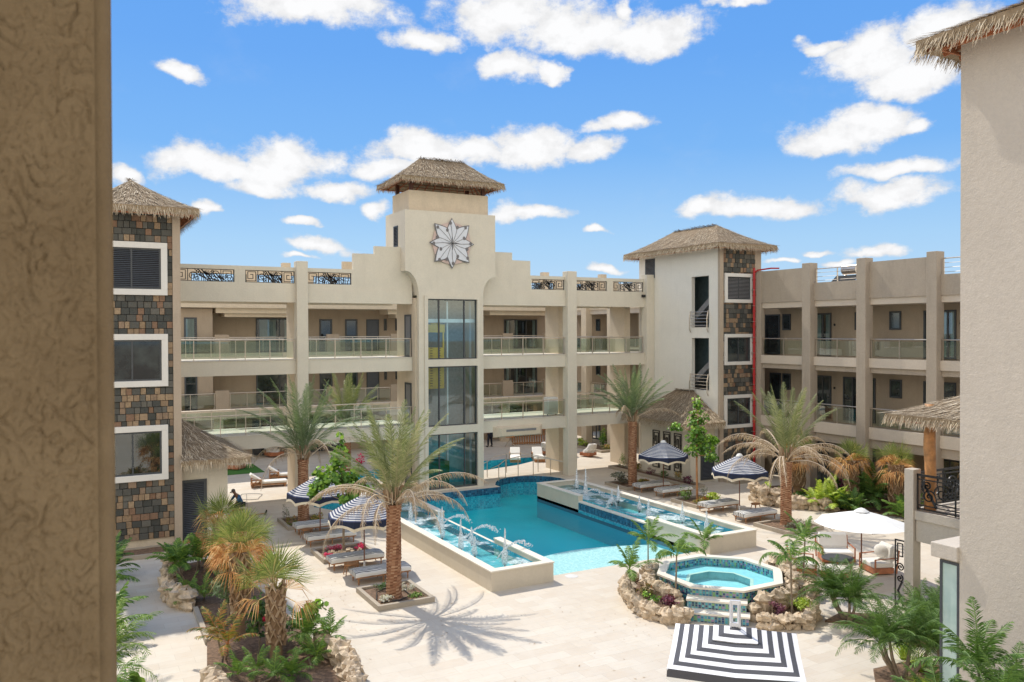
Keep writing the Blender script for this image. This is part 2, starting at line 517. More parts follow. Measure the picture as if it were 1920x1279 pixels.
# ---------------------------------------------------------------- mesh helpers
class MB:
    def __init__(s): s.v = []; s.f = []; s.a = []
    def face(s, pts, val=.5):
        i = len(s.v); s.v.extend([tuple(p) for p in pts]); s.f.append(tuple(range(i, i + len(pts)))); s.a.append(val)
    def grid(s, rows, val=.5, closed=False, valf=None):
        """rows of equal length joined by quads"""
        i = len(s.v); n = len(rows[0])
        for r in rows: s.v.extend([tuple(p) for p in r])
        for a in range(len(rows) - 1):
            for b in range(n if closed else n - 1):
                c = (b + 1) % n
                s.f.append((i + a * n + b, i + a * n + c, i + (a + 1) * n + c, i + (a + 1) * n + b))
                s.a.append(valf(a, b) if valf else val)
    def box(s, x0, y0, z0, x1, y1, z1, val=.5):
        i = len(s.v)
        s.v += [(x0, y0, z0), (x1, y0, z0), (x1, y1, z0), (x0, y1, z0), (x0, y0, z1), (x1, y0, z1), (x1, y1, z1), (x0, y1, z1)]
        s.f += [(i, i + 3, i + 2, i + 1), (i + 4, i + 5, i + 6, i + 7), (i, i + 1, i + 5, i + 4), (i + 1, i + 2, i + 6, i + 5), (i + 2, i + 3, i + 7, i + 6), (i + 3, i, i + 4, i + 7)]
        s.a += [val] * 6
        return s
    def obox(s, c, ax, ay, az_, val=.5):
        """box at centre c with half axes ax, ay, az"""
        c, ax, ay, az_ = Vector(c), Vector(ax), Vector(ay), Vector(az_)
        i = len(s.v)
        for k in ((-1, -1, -1), (1, -1, -1), (1, 1, -1), (-1, 1, -1), (-1, -1, 1), (1, -1, 1), (1, 1, 1), (-1, 1, 1)):
            s.v.append(tuple(c + ax * k[0] + ay * k[1] + az_ * k[2]))
        s.f += [(i, i + 3, i + 2, i + 1), (i + 4, i + 5, i + 6, i + 7), (i, i + 1, i + 5, i + 4), (i + 1, i + 2, i + 6, i + 5), (i + 2, i + 3, i + 7, i + 6), (i + 3, i, i + 4, i + 7)]
        s.a += [val] * 6
    def bar(s, p, q, w, h, up=(0, 0, 1), val=.5):
        p, q = Vector(p), Vector(q); d = q - p
        if d.length < 1e-6: return
        t = d.normalized(); sd_ = t.cross(Vector(up))
        if sd_.length < 1e-3: sd_ = t.cross(Vector((1, 0, 0)))
        sd_.normalize(); u = sd_.cross(t)
        s.obox((p + q) / 2, t * (d.length / 2), sd_ * w / 2, u * h / 2, val)
    def tube(s, pts, r, n=8, cap=True, val=.5, valf=None):
        pts = [Vector(p) for p in pts]
        rr = r if isinstance(r, (list, tuple)) else [r] * len(pts)
        rows = []; up = Vector((0, 0, 1)); prev = None
        for k, p in enumerate(pts):
            t = (pts[min(k + 1, len(pts) - 1)] - pts[max(k - 1, 0)]).normalized()
            a = prev if prev is not None else (Vector((1, 0, 0)) if abs(t.x) < .8 else Vector((0, 1, 0)))
            b = t.cross(a).normalized(); a = b.cross(t); prev = a
            rows.append([p + (a * math.cos(2 * PI * j / n) + b * math.sin(2 * PI * j / n)) * rr[k] for j in range(n)])
        i0 = len(s.v)
        s.grid(rows, val, True, valf)
        if cap:
            s.f.append(tuple(i0 + j for j in range(n))[::-1]); s.a.append(val)
            e = i0 + (len(rows) - 1) * n
            s.f.append(tuple(e + j for j in range(n))); s.a.append(val)
    def lathe(s, prof, c=(0, 0, 0), n=16, val=.5):
        rows = [[(c[0] + r * math.cos(2 * PI * j / n), c[1] + r * math.sin(2 * PI * j / n), c[2] + z) for j in range(n)] for r, z in prof]
        s.grid(rows, val, True)
    def poly(s, pts, z0, z1, val=.5, top=True, bottom=True, side=True, holes=()):
        """prism from a plan polygon"""
        loops = [list(pts)] + [list(h) for h in holes]
        flat = [p for l in loops for p in l]
        tri = tessellate_polygon([[Vector((p[0], p[1], 0)) for p in l] for l in loops])
        for zz, on in ((z1, top), (z0, bottom)):
            if on:
                i = len(s.v); s.v += [(p[0], p[1], zz) for p in flat]
                for t in tri:
                    a, b, c = [Vector((flat[k][0], flat[k][1], 0)) for k in t]
                    if ((b - a).cross(c - a).z > 0) != (zz == z1): t = t[::-1]
                    s.f.append(tuple(i + k for k in t)); s.a.append(val)
        if side:
            for l in loops:
                for k in range(len(l)):
                    p, q = l[k], l[(k + 1) % len(l)]
                    s.face([(p[0], p[1], z0), (q[0], q[1], z0), (q[0], q[1], z1), (p[0], p[1], z1)], val)
    def ball(s, c, r, n=8, m=5, val=.5, jit=0.):
        rows = []
        for a in range(m + 1):
            th = PI * a / m
            rows.append([(c[0] + (r[0] * math.sin(th) * math.cos(2 * PI * j / n)) * (1 + U(-jit, jit)), c[1] + (r[1] * math.sin(th) * math.sin(2 * PI * j / n)) * (1 + U(-jit, jit)), c[2] + r[2] * math.cos(th) * (1 + U(-jit, jit))) for j in range(n)])
        s.grid(rows, val, True)
    def build(s, name, m, parent=None, smooth=False, label=None, cat=None, group=None, kind=None, bevel=0., fix=True):
        me = bpy.data.meshes.new(name)
        off = Vector((0, 0, 0)); q = parent
        while q is not None: off += q.location; q = q.parent
        me.from_pydata([(a - off.x, b - off.y, c - off.z) for a, b, c in s.v], [], s.f)
        if any(x != .5 for x in s.a):
            at = me.attributes.new('v', 'FLOAT', 'FACE'); at.data.foreach_set('value', s.a)
        me.materials.append(MATS[m])
        if fix:
            bm = bmesh.new(); bm.from_mesh(me); bmesh.ops.recalc_face_normals(bm, faces=bm.faces); bm.to_mesh(me); bm.free()
        if smooth: me.polygons.foreach_set('use_smooth', [True] * len(me.polygons))
        me.update()
        o = bpy.data.objects.new(name, me); C.objects.link(o)
        if parent is not None: o.parent = parent
        if bevel:
            b = o.modifiers.new('bevel', 'BEVEL'); b.width = bevel; b.segments = 2; b.limit_method = 'ANGLE'
        tag(o, label, cat, group, kind)
        return o


def tag(o, label=None, cat=None, group=None, kind=None):
    for k, v in (('label', label), ('category', cat), ('group', group), ('kind', kind)):
        if v: o[k] = v
    return o


def thing(name, label, cat, loc=(0, 0, 0), group=None):
    o = bpy.data.objects.new(name, None); C.objects.link(o)
    o.location = loc; o.empty_display_size = .3
    return tag(o, label, cat, group)


def dup(root, loc, rz=0., label=None, scale=None, group=None):
    r = root.copy(); C.objects.link(r); r.location = loc; r.rotation_euler = (0, 0, rz)
    if scale: r.scale = (scale,) * 3
    if label: r['label'] = label
    if group: r['group'] = group
    for ch in list(root.children):
        c = ch.copy(); C.objects.link(c); c.parent = r
        for gch in ch.children:
            d = gch.copy(); C.objects.link(d); d.parent = c
    return r


def struct(name, mb, m, **k): return mb.build(name, m, kind='structure', **k)


def holes_wall(mb, axis, pos, th, a0, a1, z0, z1, holes, val=.5):
    """wall in plane y=pos (axis 'y') or x=pos (axis 'x'), thickness th towards +axis, with rectangular holes (a0,a1,z0,z1)"""
    xs = sorted(set([a0, a1] + [min(max(h[i], a0), a1) for h in holes for i in (0, 1)]))
    zs = sorted(set([z0, z1] + [min(max(h[i], z0), z1) for h in holes for i in (2, 3)]))
    nx, nz = len(xs) - 1, len(zs) - 1
    solid = [[not any(h[0] < (xs[i] + xs[i + 1]) / 2 < h[1] and h[2] < (zs[k] + zs[k + 1]) / 2 < h[3] for h in holes) for k in range(nz)] for i in range(nx)]
    def P(a, d, z): return (a, pos + d, z) if axis == 'y' else (pos + d, a, z)
    for i in range(nx):
        for k in range(nz):
            if not solid[i][k]: continue
            A, B, Z, W = xs[i], xs[i + 1], zs[k], zs[k + 1]
            mb.face([P(A, 0, Z), P(B, 0, Z), P(B, 0, W), P(A, 0, W)], val)
            mb.face([P(A, th, Z), P(A, th, W), P(B, th, W), P(B, th, Z)], val)
            if i == 0 or not solid[i - 1][k]: mb.face([P(A, 0, Z), P(A, 0, W), P(A, th, W), P(A, th, Z)], val)
            if i == nx - 1 or not solid[i + 1][k]: mb.face([P(B, 0, Z), P(B, th, Z), P(B, th, W), P(B, 0, W)], val)
            if k == 0 or not solid[i][k - 1]: mb.face([P(A, 0, Z), P(A, th, Z), P(B, th, Z), P(B, 0, Z)], val)
            if k == nz - 1 or not solid[i][k + 1]: mb.face([P(A, 0, W), P(B, 0, W), P(B, th, W), P(A, th, W)], val)


class Plane:
    """maps (a, d, z) to world for a wall facing -Y ('y') or -X ('x'); d is the depth behind the face"""
    def __init__(s, axis, pos): s.axis, s.pos = axis, pos
    def __call__(s, a, d, z): return (a, s.pos + d, z) if s.axis == 'y' else (s.pos + d, a, z)
    def box(s, mb, a0, a1, d0, d1, z0, z1, val=.5):
        p = s(min(a0, a1), d0, z0); q = s(max(a0, a1), d1, z1)
        mb.box(p[0], p[1], z0, q[0], q[1], z1, val)


def window(par, pl, a0, a1, z0, z1, name='window', fm='frame_dark', pm='pane_dark', mull=0, trans=0, fw=.06, proud=.05, pane='pane', louv=False, white=0., curtain=False):
    if a0 > a1: a0, a1 = a1, a0
    F = MB()
    if white:
        W = MB()
        for b in ((a0 - white, a1 + white, z1, z1 + white), (a0 - white, a1 + white, z0 - white, z0), (a0 - white, a0, z0, z1), (a1, a1 + white, z0, z1)):
            pl.box(W, b[0], b[1], -proud - .09, 0, b[2], b[3])
    bars = [(a0, a1, z1 - fw, z1), (a0, a1, z0, z0 + fw), (a0, a0 + fw, z0 + fw, z1 - fw), (a1 - fw, a1, z0 + fw, z1 - fw)]
    for k in range(mull):
        c = a0 + (a1 - a0) * (k + 1) / (mull + 1); bars.append((c - fw * .45, c + fw * .45, z0 + fw, z1 - fw))
    for b in bars: pl.box(F, b[0], b[1], -proud, 0, b[2], b[3])
    o = F.build(name, fm, par)
    if white: W.build('surround', 'white_frame', o, bevel=.01)
    P_ = MB()
    if louv:
        n = int((z1 - z0 - 2 * fw) / .075)
        for k in range(n):
            z = z0 + fw + (k + .5) * (z1 - z0 - 2 * fw) / n
            p = pl((a0 + a1) / 2, -proud * .55, z)
            ax = Vector(pl(a1 - fw, 0, 0)) - Vector(pl(a0 + fw, 0, 0)); inn = Vector(pl(0, 1, 0)) - Vector(pl(0, 0, 0))
            P_.obox(p, ax / 2, (inn * .026 + Vector((0, 0, .022))), (inn * -.003 + Vector((0, 0, .004))))
        P_.build('louvre_slats', louv if isinstance(louv, str) else 'louvre', o)
        B_ = MB(); pl.box(B_, a0 + fw, a1 - fw, -.008, -.003, z0 + fw, z1 - fw); B_.build('backing_panel', 'backing', o)
    else:
        d = -proud * .4
        P_.face([pl(a0 + fw * .5, d, z0 + fw * .5), pl(a1 - fw * .5, d, z0 + fw * .5), pl(a1 - fw * .5, d, z1 - fw * .5), pl(a0 + fw * .5, d, z1 - fw * .5)])
        P_.build(pane, pm, o)
        if curtain:
            B_ = MB(); pl.box(B_, a0 + fw, a1 - fw, -.007, -.003, z0 + fw, z1 - fw); B_.build('backing_panel', 'backing', o)
            K = MB()
            for (c0, c1) in curtain:
                x0 = a0 + fw + (a1 - a0 - 2 * fw) * c0; x1 = a0 + fw + (a1 - a0 - 2 * fw) * c1
                n = max(4, int((x1 - x0) / .07)); top = []; bot = []
                for k in range(n + 1):
                    a = x0 + (x1 - x0) * k / n; dd = -.011 - .006 * (k % 2)
                    top.append(pl(a, dd, z1 - fw)); bot.append(pl(a, dd, z0 + fw))
                K.grid([bot, top])
            K.build('curtain', 'curtain', o)
    return o


def railing(par, p, q, z, h=1.02, n=4, name='railing', glass=True, mid=0):
    """steel rail with glass panels between two plan points; posts are its pieces"""
    p, q = Vector((p[0], p[1], z)), Vector((q[0], q[1], z))
    d = q - p; t = d.normalized(); L = d.length
    T = MB(); T.tube([p + Vector((0, 0, h)), q + Vector((0, 0, h))], .03, 8)
    for k in range(mid): T.tube([p + Vector((0, 0, h * (k + .5) / (mid + .5))), q + Vector((0, 0, h * (k + .5) / (mid + .5)))], .012, 6)
    o = T.build(name, 'steel', par)
    for k in range(n + 1):
        c = p + t * (.06 + (L - .12) * k / n)
        P_ = MB(); P_.bar(c, c + Vector((0, 0, h - .02)), .07, .03, up=t); P_.box(c.x - .04, c.y - .04, z, c.x + .04, c.y + .04, z + .02)
        P_.build('post', 'steel', o)
    if glass:
        G = MB()
        for k in range(n):
            a = p + t * (.09 + (L - .12) * k / n); b = p + t * (.03 + (L - .12) * (k + 1) / n)
            G.face([a + Vector((0, 0, .1)), b + Vector((0, 0, .1)), b + Vector((0, 0, h - .1)), a + Vector((0, 0, h - .1))])
        G.build('glass_panels', 'rail_glass', o)
    return o


def strip(mb, pts, w, d, mapf):
    """flat iron band along 2D points (a, z) with face width w and depth d"""
    for k in range(len(pts) - 1):
        (a, z), (b, y) = pts[k], pts[k + 1]
        L = math.hypot(b - a, y - z)
        if L < 1e-5: continue
        tx, tz = (b - a) / L, (y - z) / L
        e = w * .35
        c = [(a - tx * e - tz * w / 2, z - tz * e + tx * w / 2), (b + tx * e - tz * w / 2, y + tz * e + tx * w / 2), (b + tx * e + tz * w / 2, y + tz * e - tx * w / 2), (a - tx * e + tz * w / 2, z - tz * e - tx * w / 2)]
        i = len(mb.v)
        for dd in (-d / 2, d / 2): mb.v += [mapf(u, dd, v) for u, v in c]
        mb.f += [(i, i + 1, i + 2, i + 3), (i + 7, i + 6, i + 5, i + 4), (i, i + 4, i + 5, i + 1), (i + 1, i + 5, i + 6, i + 2), (i + 2, i + 6, i + 7, i + 3), (i + 3, i + 7, i + 4, i)]
        mb.a += [.5] * 6


def spiral(cx, cz, r, turns, ph, n=26, inward=.12):
    return [(cx + (r * (1 - (1 - inward) * k / n)) * math.cos(ph + turns * 2 * PI * k / n), cz + (r * (1 - (1 - inward) * k / n)) * math.sin(ph + turns * 2 * PI * k / n)) for k in range(n + 1)]


def grille(par, pl, a0, a1, z0, z1, name='iron_grille', dd=.1):
    G = MB(); w = .035
    f = lambda a, d, z: pl(a, d + dd, z)
    S = lambda pts, ww=w: strip(G, pts, ww, .03, f)
    h = z1 - z0
    S([(a0, z0), (a1, z0), (a1, z1), (a0, z1), (a0, z0)], .045)
    for sgn, e in ((1, a0), (-1, a1)):                       # square key at each end
        g = lambda u, v: (e + sgn * u, z0 + v)
        S([g(0, h * .12), g(h * .85, h * .12), g(h * .85, h * .88), g(h * .2, h * .88), g(h * .2, h * .32), g(h * .62, h * .32), g(h * .62, h * .66), g(h * .42, h * .66)])
        S([g(h * 1.02, 0), g(h * 1.02, h)])
    m0, m1 = a0 + h * 1.05, a1 - h * 1.05
    L = m1 - m0
    for fx, fz, r, t, ph in ((.14, .42, .36, 1.6, 0), (.86, .55, .36, -1.6, PI), (.33, .7, .24, 1.3, 2), (.68, .28, .24, -1.3, 5), (.27, .2, .18, 1.2, 1), (.74, .8, .18, 1.2, 4)):
        S(spiral(m0 + L * fx, z0 + h * fz, r * h, t, ph))
    for u0, v0, u1, v1, ww in ((.3, 1, .62, 0, .05), (.4, 1, .72, 0, .06), (.5, .75, .66, .5, .09), (.34, .5, .5, .3, .08), (.18, 1, .3, .75, .03), (.7, .25, .85, 0, .03)):
        S([(m0 + L * u0, z0 + h * v0), (m0 + L * u1, z0 + h * v1)], ww)
    for k in range(7):                                        # palmette rays
        t = PI * .15 + k * PI * .7 / 6
        S([(m0 + L * .58, z0 + h * .55), (m0 + L * .58 + math.cos(t) * h * .42, z0 + h * .5 + math.sin(t) * h * .42)], .028)
    return G.build(name, 'iron', par, fix=False)


def cladding(par, pl, a0, a1, z0, z1, holes, name='stone_cladding'):
    B_ = MB(); bk = MB()
    pl.box(bk, a0, a1, -.012, -.002, z0, z1)
    z = z0
    while z < z1 - .08:
        hh = min(.265 + U(-.02, .02), z1 - z); a = a0
        while a < a1 - .03:
            ww = random.choice((.19, .22, .24, .31, .35)); ww = min(ww, a1 - a)
            if a1 - a - ww < .12: ww = a1 - a
            pieces = [(a, a + ww, z, z + hh)]
            for h in holes:
                nx = []
                for p in pieces:
                    if p[1] <= h[0] or p[0] >= h[1] or p[3] <= h[2] or p[2] >= h[3]: nx.append(p); continue
                    if p[0] < h[0]: nx.append((p[0], h[0], p[2], p[3]))
                    if p[1] > h[1]: nx.append((h[1], p[1], p[2], p[3]))
                    m0, m1 = max(p[0], h[0]), min(p[1], h[1])
                    if p[2] < h[2]: nx.append((m0, m1, p[2], h[2]))
                    if p[3] > h[3]: nx.append((m0, m1, h[3], p[3]))
                pieces = nx
            small = ww < .27
            val = (U(.5, .98) if R() < .66 else U(0, .48)) if small else (U(0, .5) if R() < .88 else U(.5, .98))
            dpt = U(0, .075)
            for p in pieces:
                if p[1] - p[0] < .04 or p[3] - p[2] < .04: continue
                p0 = pl(p[0] + .008, -.03 - dpt, p[2] + .008); p1 = pl(p[1] - .008, -.012, p[3] - .008)
                B_.box(min(p0[0], p1[0]), min(p0[1], p1[1]), p0[2], max(p0[0], p1[0]), max(p0[1], p1[1]), p1[2], val)
            a += ww
        z += hh
    o = B_.build(name, 'stone_block', par, bevel=.012)
    bk.build('mortar', 'backing', o)
    return o


def thatch_roof(par, x0, x1, y0, y1, ze, zr, r0, r1, dens=60, name='thatched_roof', th=.22, sides='NSEW', rafters=True):
    """hip roof of palm thatch. r0, r1: the two ends of the ridge in plan"""
    def pt(cx, cy, rx, ry, t):
        k = t ** 1.0
        z = ze + (zr - ze) * ((1 - t) ** 1.22)
        return Vector((rx + (cx - rx) * k, ry + (cy - ry) * k, z))
    c = {'SW': (x0, y0), 'SE': (x1, y0), 'NE': (x1, y1), 'NW': (x0, y1)}
    alongx = abs(r1[0] - r0[0]) > abs(r1[1] - r0[1])
    if alongx:
        lo, hi = (r0, r1) if r0[0] < r1[0] else (r1, r0)
        rd = {'SW': lo, 'NW': lo, 'SE': hi, 'NE': hi}
    else:
        lo, hi = (r0, r1) if r0[1] < r1[1] else (r1, r0)
        rd = {'SW': lo, 'SE': lo, 'NW': hi, 'NE': hi}
    fac = {'S': ('SW', 'SE'), 'E': ('SE', 'NE'), 'N': ('NE', 'NW'), 'W': ('NW', 'SW')}
    S = MB(); T = MB(); K = MB()
    for s in sides:
        A, B_ = fac[s]
        def Q(u, t):
            a = pt(*c[A], *rd[A], t); b = pt(*c[B_], *rd[B_], t)
            return a.lerp(b, u)
        rows = [[Q(u / 8, t / 6) for u in range(9)] for t in range(7)]
        S.grid(rows, .12)
        S.grid([[p + Vector((0, 0, -th)) for p in r] for r in rows], .3)
        S.grid([rows[-1], [p + Vector((0, 0, -th)) for p in rows[-1]]], .25)
        e = (Vector(c[B_] + (0,)) - Vector(c[A] + (0,))); el = e.length
        area = (el + (Vector(rd[B_] + (0,)) - Vector(rd[A] + (0,))).length) / 2 * (Q(.5, 0) - Q(.5, 1)).length
        for _ in range(int(area * dens * 1.7)):
            t = math.sqrt(R()) if el > 1 else R(); u = R(); t = min(t, .99)
            p = Q(u, t); dn = (Q(u, min(t + .06, 1)) - Q(u, max(t - .02, 0))).normalized()
            sdv = (Q(min(u + .02, 1), t) - Q(max(u - .02, 0), t)).normalized() if el else Vector((1, 0, 0))
            nr = sdv.cross(dn); nr = nr if nr.z > 0 else -nr
            L = U(.2, .36); ww = U(.007, .019)
            dd = (dn + sdv * U(-.35, .35)).normalized()
            b0 = p + nr * U(.01, .05); b1 = b0 + dd * L + nr * U(.0, .06)
            T.face([b0 - sdv * ww, b0 + sdv * ww, b1 + sdv * ww * .4, b1 - sdv * ww * .4], R())
        out_ = Vector({'S': (0, -1, 0), 'N': (0, 1, 0), 'E': (1, 0, 0), 'W': (-1, 0, 0)}[s])
        for _ in range(int(el * 120)):                         # hanging fringe
            u = R(); p = Q(u, 1) + Vector((0, 0, -U(0, th))) - out_ * U(0, .06)
            sdv = e.normalized(); L = U(.16, .34); ww = U(.007, .018)
            dd = (Vector((0, 0, -1)) + out_ * U(.15, .9) + sdv * U(-.3, .3)).normalized()
            q = p + dd * L
            T.face([p - sdv * ww, p + sdv * ww, q + sdv * ww * .3, q - sdv * ww * .3], U(.3, 1))
        if rafters:
            n = max(3, int(el / .55))
            for k in range(n + 1):
                u = k / n
                K.bar(Q(u, .35) - Vector((0, 0, th + .05)), Q(u, .97) - Vector((0, 0, th + .05)), .05, .08)
            K.bar(Q(0, .93) - Vector((0, 0, th + .11)), Q(1, .93) - Vector((0, 0, th + .11)), .05, .06)
            for tt in (.5, .6, .7, .8): K.bar(Q(0, tt) - Vector((0, 0, th + .01)), Q(1, tt) - Vector((0, 0, th + .01)), .04, .03)
    for k in range(5 if alongx or True else 0):               # ridge tufts
        pass
    rl = (Vector(r1 + (0,)) - Vector(r0 + (0,))).length
    for _ in range(int(60 + rl * 60)):
        p = Vector(r0 + (zr,)).lerp(Vector(r1 + (zr,)), R()); a = U(0, 2 * PI)
        q = p + Vector((math.cos(a) * .25, math.sin(a) * .25, U(-.05, .12))); sdv = Vector((-math.sin(a), math.cos(a), 0)) * .02
        p = p + Vector((0, 0, .03))
        T.face([p - sdv, p + sdv, q + sdv * .4, q - sdv * .4], U(0, .6))
    o = S.build(name, 'thatch', par)
    T.build('palm_thatch', 'thatch', o, fix=False)
    if rafters: K.build('rafters', 'wood_red', o)
    return o


# ---------------------------------------------------------------- ground, paving, pool
def arcpts(cx, cy, r, a0, a1, n): return [(cx + r * math.cos(rad(a0 + (a1 - a0) * k / n)), cy + r * math.sin(rad(a0 + (a1 - a0) * k / n))) for k in range(n + 1)]


PW = -.28                                                       # pool water level
POOL = ([(15.2, 25.5), (22.4, 25.5), (22.4, 38.3), (24.9, 38.3), (26.4, 41.6)] + arcpts(24.2, 41.9, 2.15, 12, 150, 9) +
        [(21.9, 42.2), (21.9, 41.55), (15.9, 41.55), (15.9, 42.2)] + arcpts(13.6, 41.9, 2.15, 30, 168, 9) + [(11.2, 41.4), (12.75, 38.3), (15.2, 38.3)])
POOL2 = [(14.6, 47.9), (16.5, 47.2), (19, 46.9), (21.5, 46.9), (24, 47.1), (26.5, 47.8), (28.6, 48.9), (30, 50.1), (27.5, 50.4), (24, 50.4), (19, 50.6), (15.5, 50.6), (14.2, 49.6)]
PIT = [(x, y) for x, y in POOL]
JC, JR = (19.2, 20.85), 2.12
terr = MB(); terr.poly([(-600, -600), (700, -600), (700, 700), (-600, 700)], -.5, -.04, bottom=False, side=False, holes=[[(-40, -20), (90, -20), (90, 90), (-40, 90)]])
struct('terrain', terr, 'terrain')
pv_ = MB(); pv_.poly([(-40, -20), (90, -20), (90, 90), (-40, 90)], -.1, 0, bottom=False, side=False, holes=[PIT, POOL2])
struct('paving', pv_, 'pave')


def basin(outline, zf, zc, m_floor, m_wall, name):
    b = MB(); b.poly(outline, zf, zf, bottom=False, side=False); f = struct(name + '_floor', b, m_floor)
    wv2 = MB(); wv2.poly(outline, zf, zc, top=False, bottom=False); struct(name + '_wall', wv2, m_wall)


DEEP = [p for p in POOL if p[1] > 26]
curve = [(15.2 + 7.2 * k / 10, 28.3 + 1.0 * math.sin(PI * k / 10) + .02 * k) for k in range(11)]
deep_o = [curve[-1]] + DEEP + curve[:-1]
deep_o = curve[::1][::-1][:1] + DEEP + curve[:-1]
b = MB(); b.poly(deep_o, -1.15, -1.15, bottom=False, side=False); struct('pool_floor', b, 'pool_deep')
b = MB(); b.poly([(15.2, 25.5), (22.4, 25.5)] + curve[::-1], -.42, -.42, bottom=False, side=False)
for k in range(10): b.face([(curve[k][0], curve[k][1], -1.5), (curve[k + 1][0], curve[k + 1][1], -1.5), (curve[k + 1][0], curve[k + 1][1], -.42), (curve[k][0], curve[k][1], -.42)])
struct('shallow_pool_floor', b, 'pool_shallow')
b = MB(); b.poly(POOL, -1.5, -.001, top=False, bottom=False); struct('pool_wall', b, 'mosaic_pool')
b = MB(); b.poly(POOL, PW, PW, bottom=False, side=False); struct('pool_water', b, 'water')
b = MB(); b.poly(POOL2, -.8, -.8, bottom=False, side=False); struct('far_pool_floor', b, 'pool_teal')
b = MB(); b.poly(POOL2, -.8, -.001, top=False, bottom=False); struct('far_pool_wall', b, 'mosaic_pool')
b = MB(); b.poly(POOL2, -.22, -.22, bottom=False, side=False); struct('far_pool_water', b, 'water')
# mosaic band and coping round the far edge
b = MB()
edge = POOL[4:-3]
for k in range(len(edge) - 1):
    p, q = Vector(edge[k] + (0,)), Vector(edge[k + 1] + (0,)); t = (q - p).normalized(); n_ = Vector((t.y, -t.x, 0)) * -1
    b.face([p + n_ * .012 + Vector((0, 0, PW - .1)), q + n_ * .012 + Vector((0, 0, PW - .1)), q + n_ * .012 + Vector((0, 0, -.002)), p + n_ * .012 + Vector((0, 0, -.002))])
struct('pool_edge_mosaic', b, 'mosaic_blue')
b = MB(); b.box(8.8, 53.2, .004, 11.3, 56.9, .03); b.build('turf_mat', 'turf', label='small green mat of artificial grass by the back building', cat='grass mat')

# ---------------------------------------------------------------- foreground pier
vb = thing('balcony', 'rough brown plaster pillar of the near balcony at the left edge', 'balcony', (-.8, .5, 7.2))
from mathutils import noise as mn
b = MB(); nx, nz = 120, 620; rows = []
for k in range(nz + 1):
    z = 8.2 + 1.2 * k / nz; row = []
    for i in range(nx + 1):
        x = -.15 + .19 * i / nx
        q = Vector((x * 56, z * 38, 3)); wv3 = mn.noise_vector(q * .7) * .5; v = mn.noise(q + wv3)
        ridge = max(0, 1 - abs(v) / .17); v2 = mn.noise(q * 1.7 + wv3 * 1.3 + Vector((9, 4, 1))); pit = max(0, 1 - abs(v2 - .1) / .15)
        amp = max(0, min(1, .5 + mn.noise(q * .35) * 2.2))
        d = -.0042 * ridge * ridge * (3 - 2 * ridge) * (.4 + .6 * amp) - .0030 * pit * pit + .004 * mn.noise(q * .8) + .0013 * mn.noise(q * 5)
        e = min(1, (.04 - x) / .006)
        row.append((x, 1.1 - d * e, z))
    rows.append(row)
b.grid(rows)
n0 = [(.04 + .0195 * math.sin(t), 1.112 + .02 * (1 - math.cos(t))) for t in [PI / 2 * k / 5 for k in range(6)]]
b.grid([[(x, y, z) for x, y in n0] for z in [8.2 + 1.2 * k / 40 for k in range(41)]])
b.build('pillar', 'pier', vb, smooth=True)
b = MB(); b.box(-1.6, 1.125, 6.5, .0595, 1.5, 10.4); b.box(-1.6, 1.1, 6.5, -.15, 1.125, 10.4); b.box(-.15, 1.1, 6.5, .04, 1.125, 8.2); b.box(-.15, 1.1, 9.4, .04, 1.125, 10.4); b.build('pillar_core', 'pier', vb)
b = MB(); b.box(-5, -1.2, 10.4, 2.2, 1.6, 10.7); b.build('ceiling', 'pier', vb)
b = MB(); b.box(-5, -1.2, 6.9, 2.2, 1.6, 7.2); b.build('floor', 'pier', vb)

PY = lambda y: Plane('y', y)
PX = lambda x: Plane('x', x)

# ---------------------------------------------------------------- left stone tower
TZ = 13.72
lt = thing('stair_tower', 'stone clad stair tower with thatched roof beside the rough pillar', 'tower', (2.8, 40, 0), 'thatched stair towers')
b = MB(); b.box(1.2, 36.62, 0, 4.4, 44.2, TZ); b.build('wall', 'cream', lt)
b = MB(); b.box(4.12, 36.5, 0, 4.42, 36.9, TZ - .02); b.build('pilaster', 'trim', lt)
WL = [(1.5, 3.68, 10.55, 12.2), (1.5, 3.68, 6.85, 8.5), (1.5, 3.66, 3.05, 4.8)]
cladding(lt, PY(36.62), 1.2, 4.12, .42, TZ - .05, [(a - .22, c + .22, d - .22, e + .22) for a, c, d, e in WL])
for k, (a0, a1, z0, z1) in enumerate(WL):
    window(lt, PY(36.6), a0, a1, z0, z1, white=.24, fw=.07, mull=1 if k else 1, louv='louvre' if k == 0 else False, pm='pane_clear' if k == 2 else 'pane_dark', curtain=[(0, .0)] if k == 2 else False)
thatch_roof(lt, .5, 5.08, 35.92, 45.0, TZ + .12, 15.25, (2.75, 38.6), (2.75, 42.6), dens=70)

# left hut with louvred door
lh = thing('pool_hut', 'cream plaster hut with a slatted grey door beside the left stone tower', 'hut', (5.4, 39, 0), 'thatched huts')
b = MB(); b.box(4.4, 37.0, 0, 6.3, 42, 3.5); b.build('wall', 'cream_white', lh)
dr = window(lh, PY(36.99), 4.42, 5.45, .12, 2.62, name='door', fm='frame_dark', louv='louvre', fw=.12)
b = MB(); b.box(4.42, 36.86, .004, 5.5, 37.0, .12); b.build('door_step', 'wood', lh)
thatch_roof(lh, 4.35, 7.1, 36.1, 42.9, 3.55, 5.15, (4.5, 38.7), (4.5, 40.4), dens=85, sides='SEN', rafters=False)

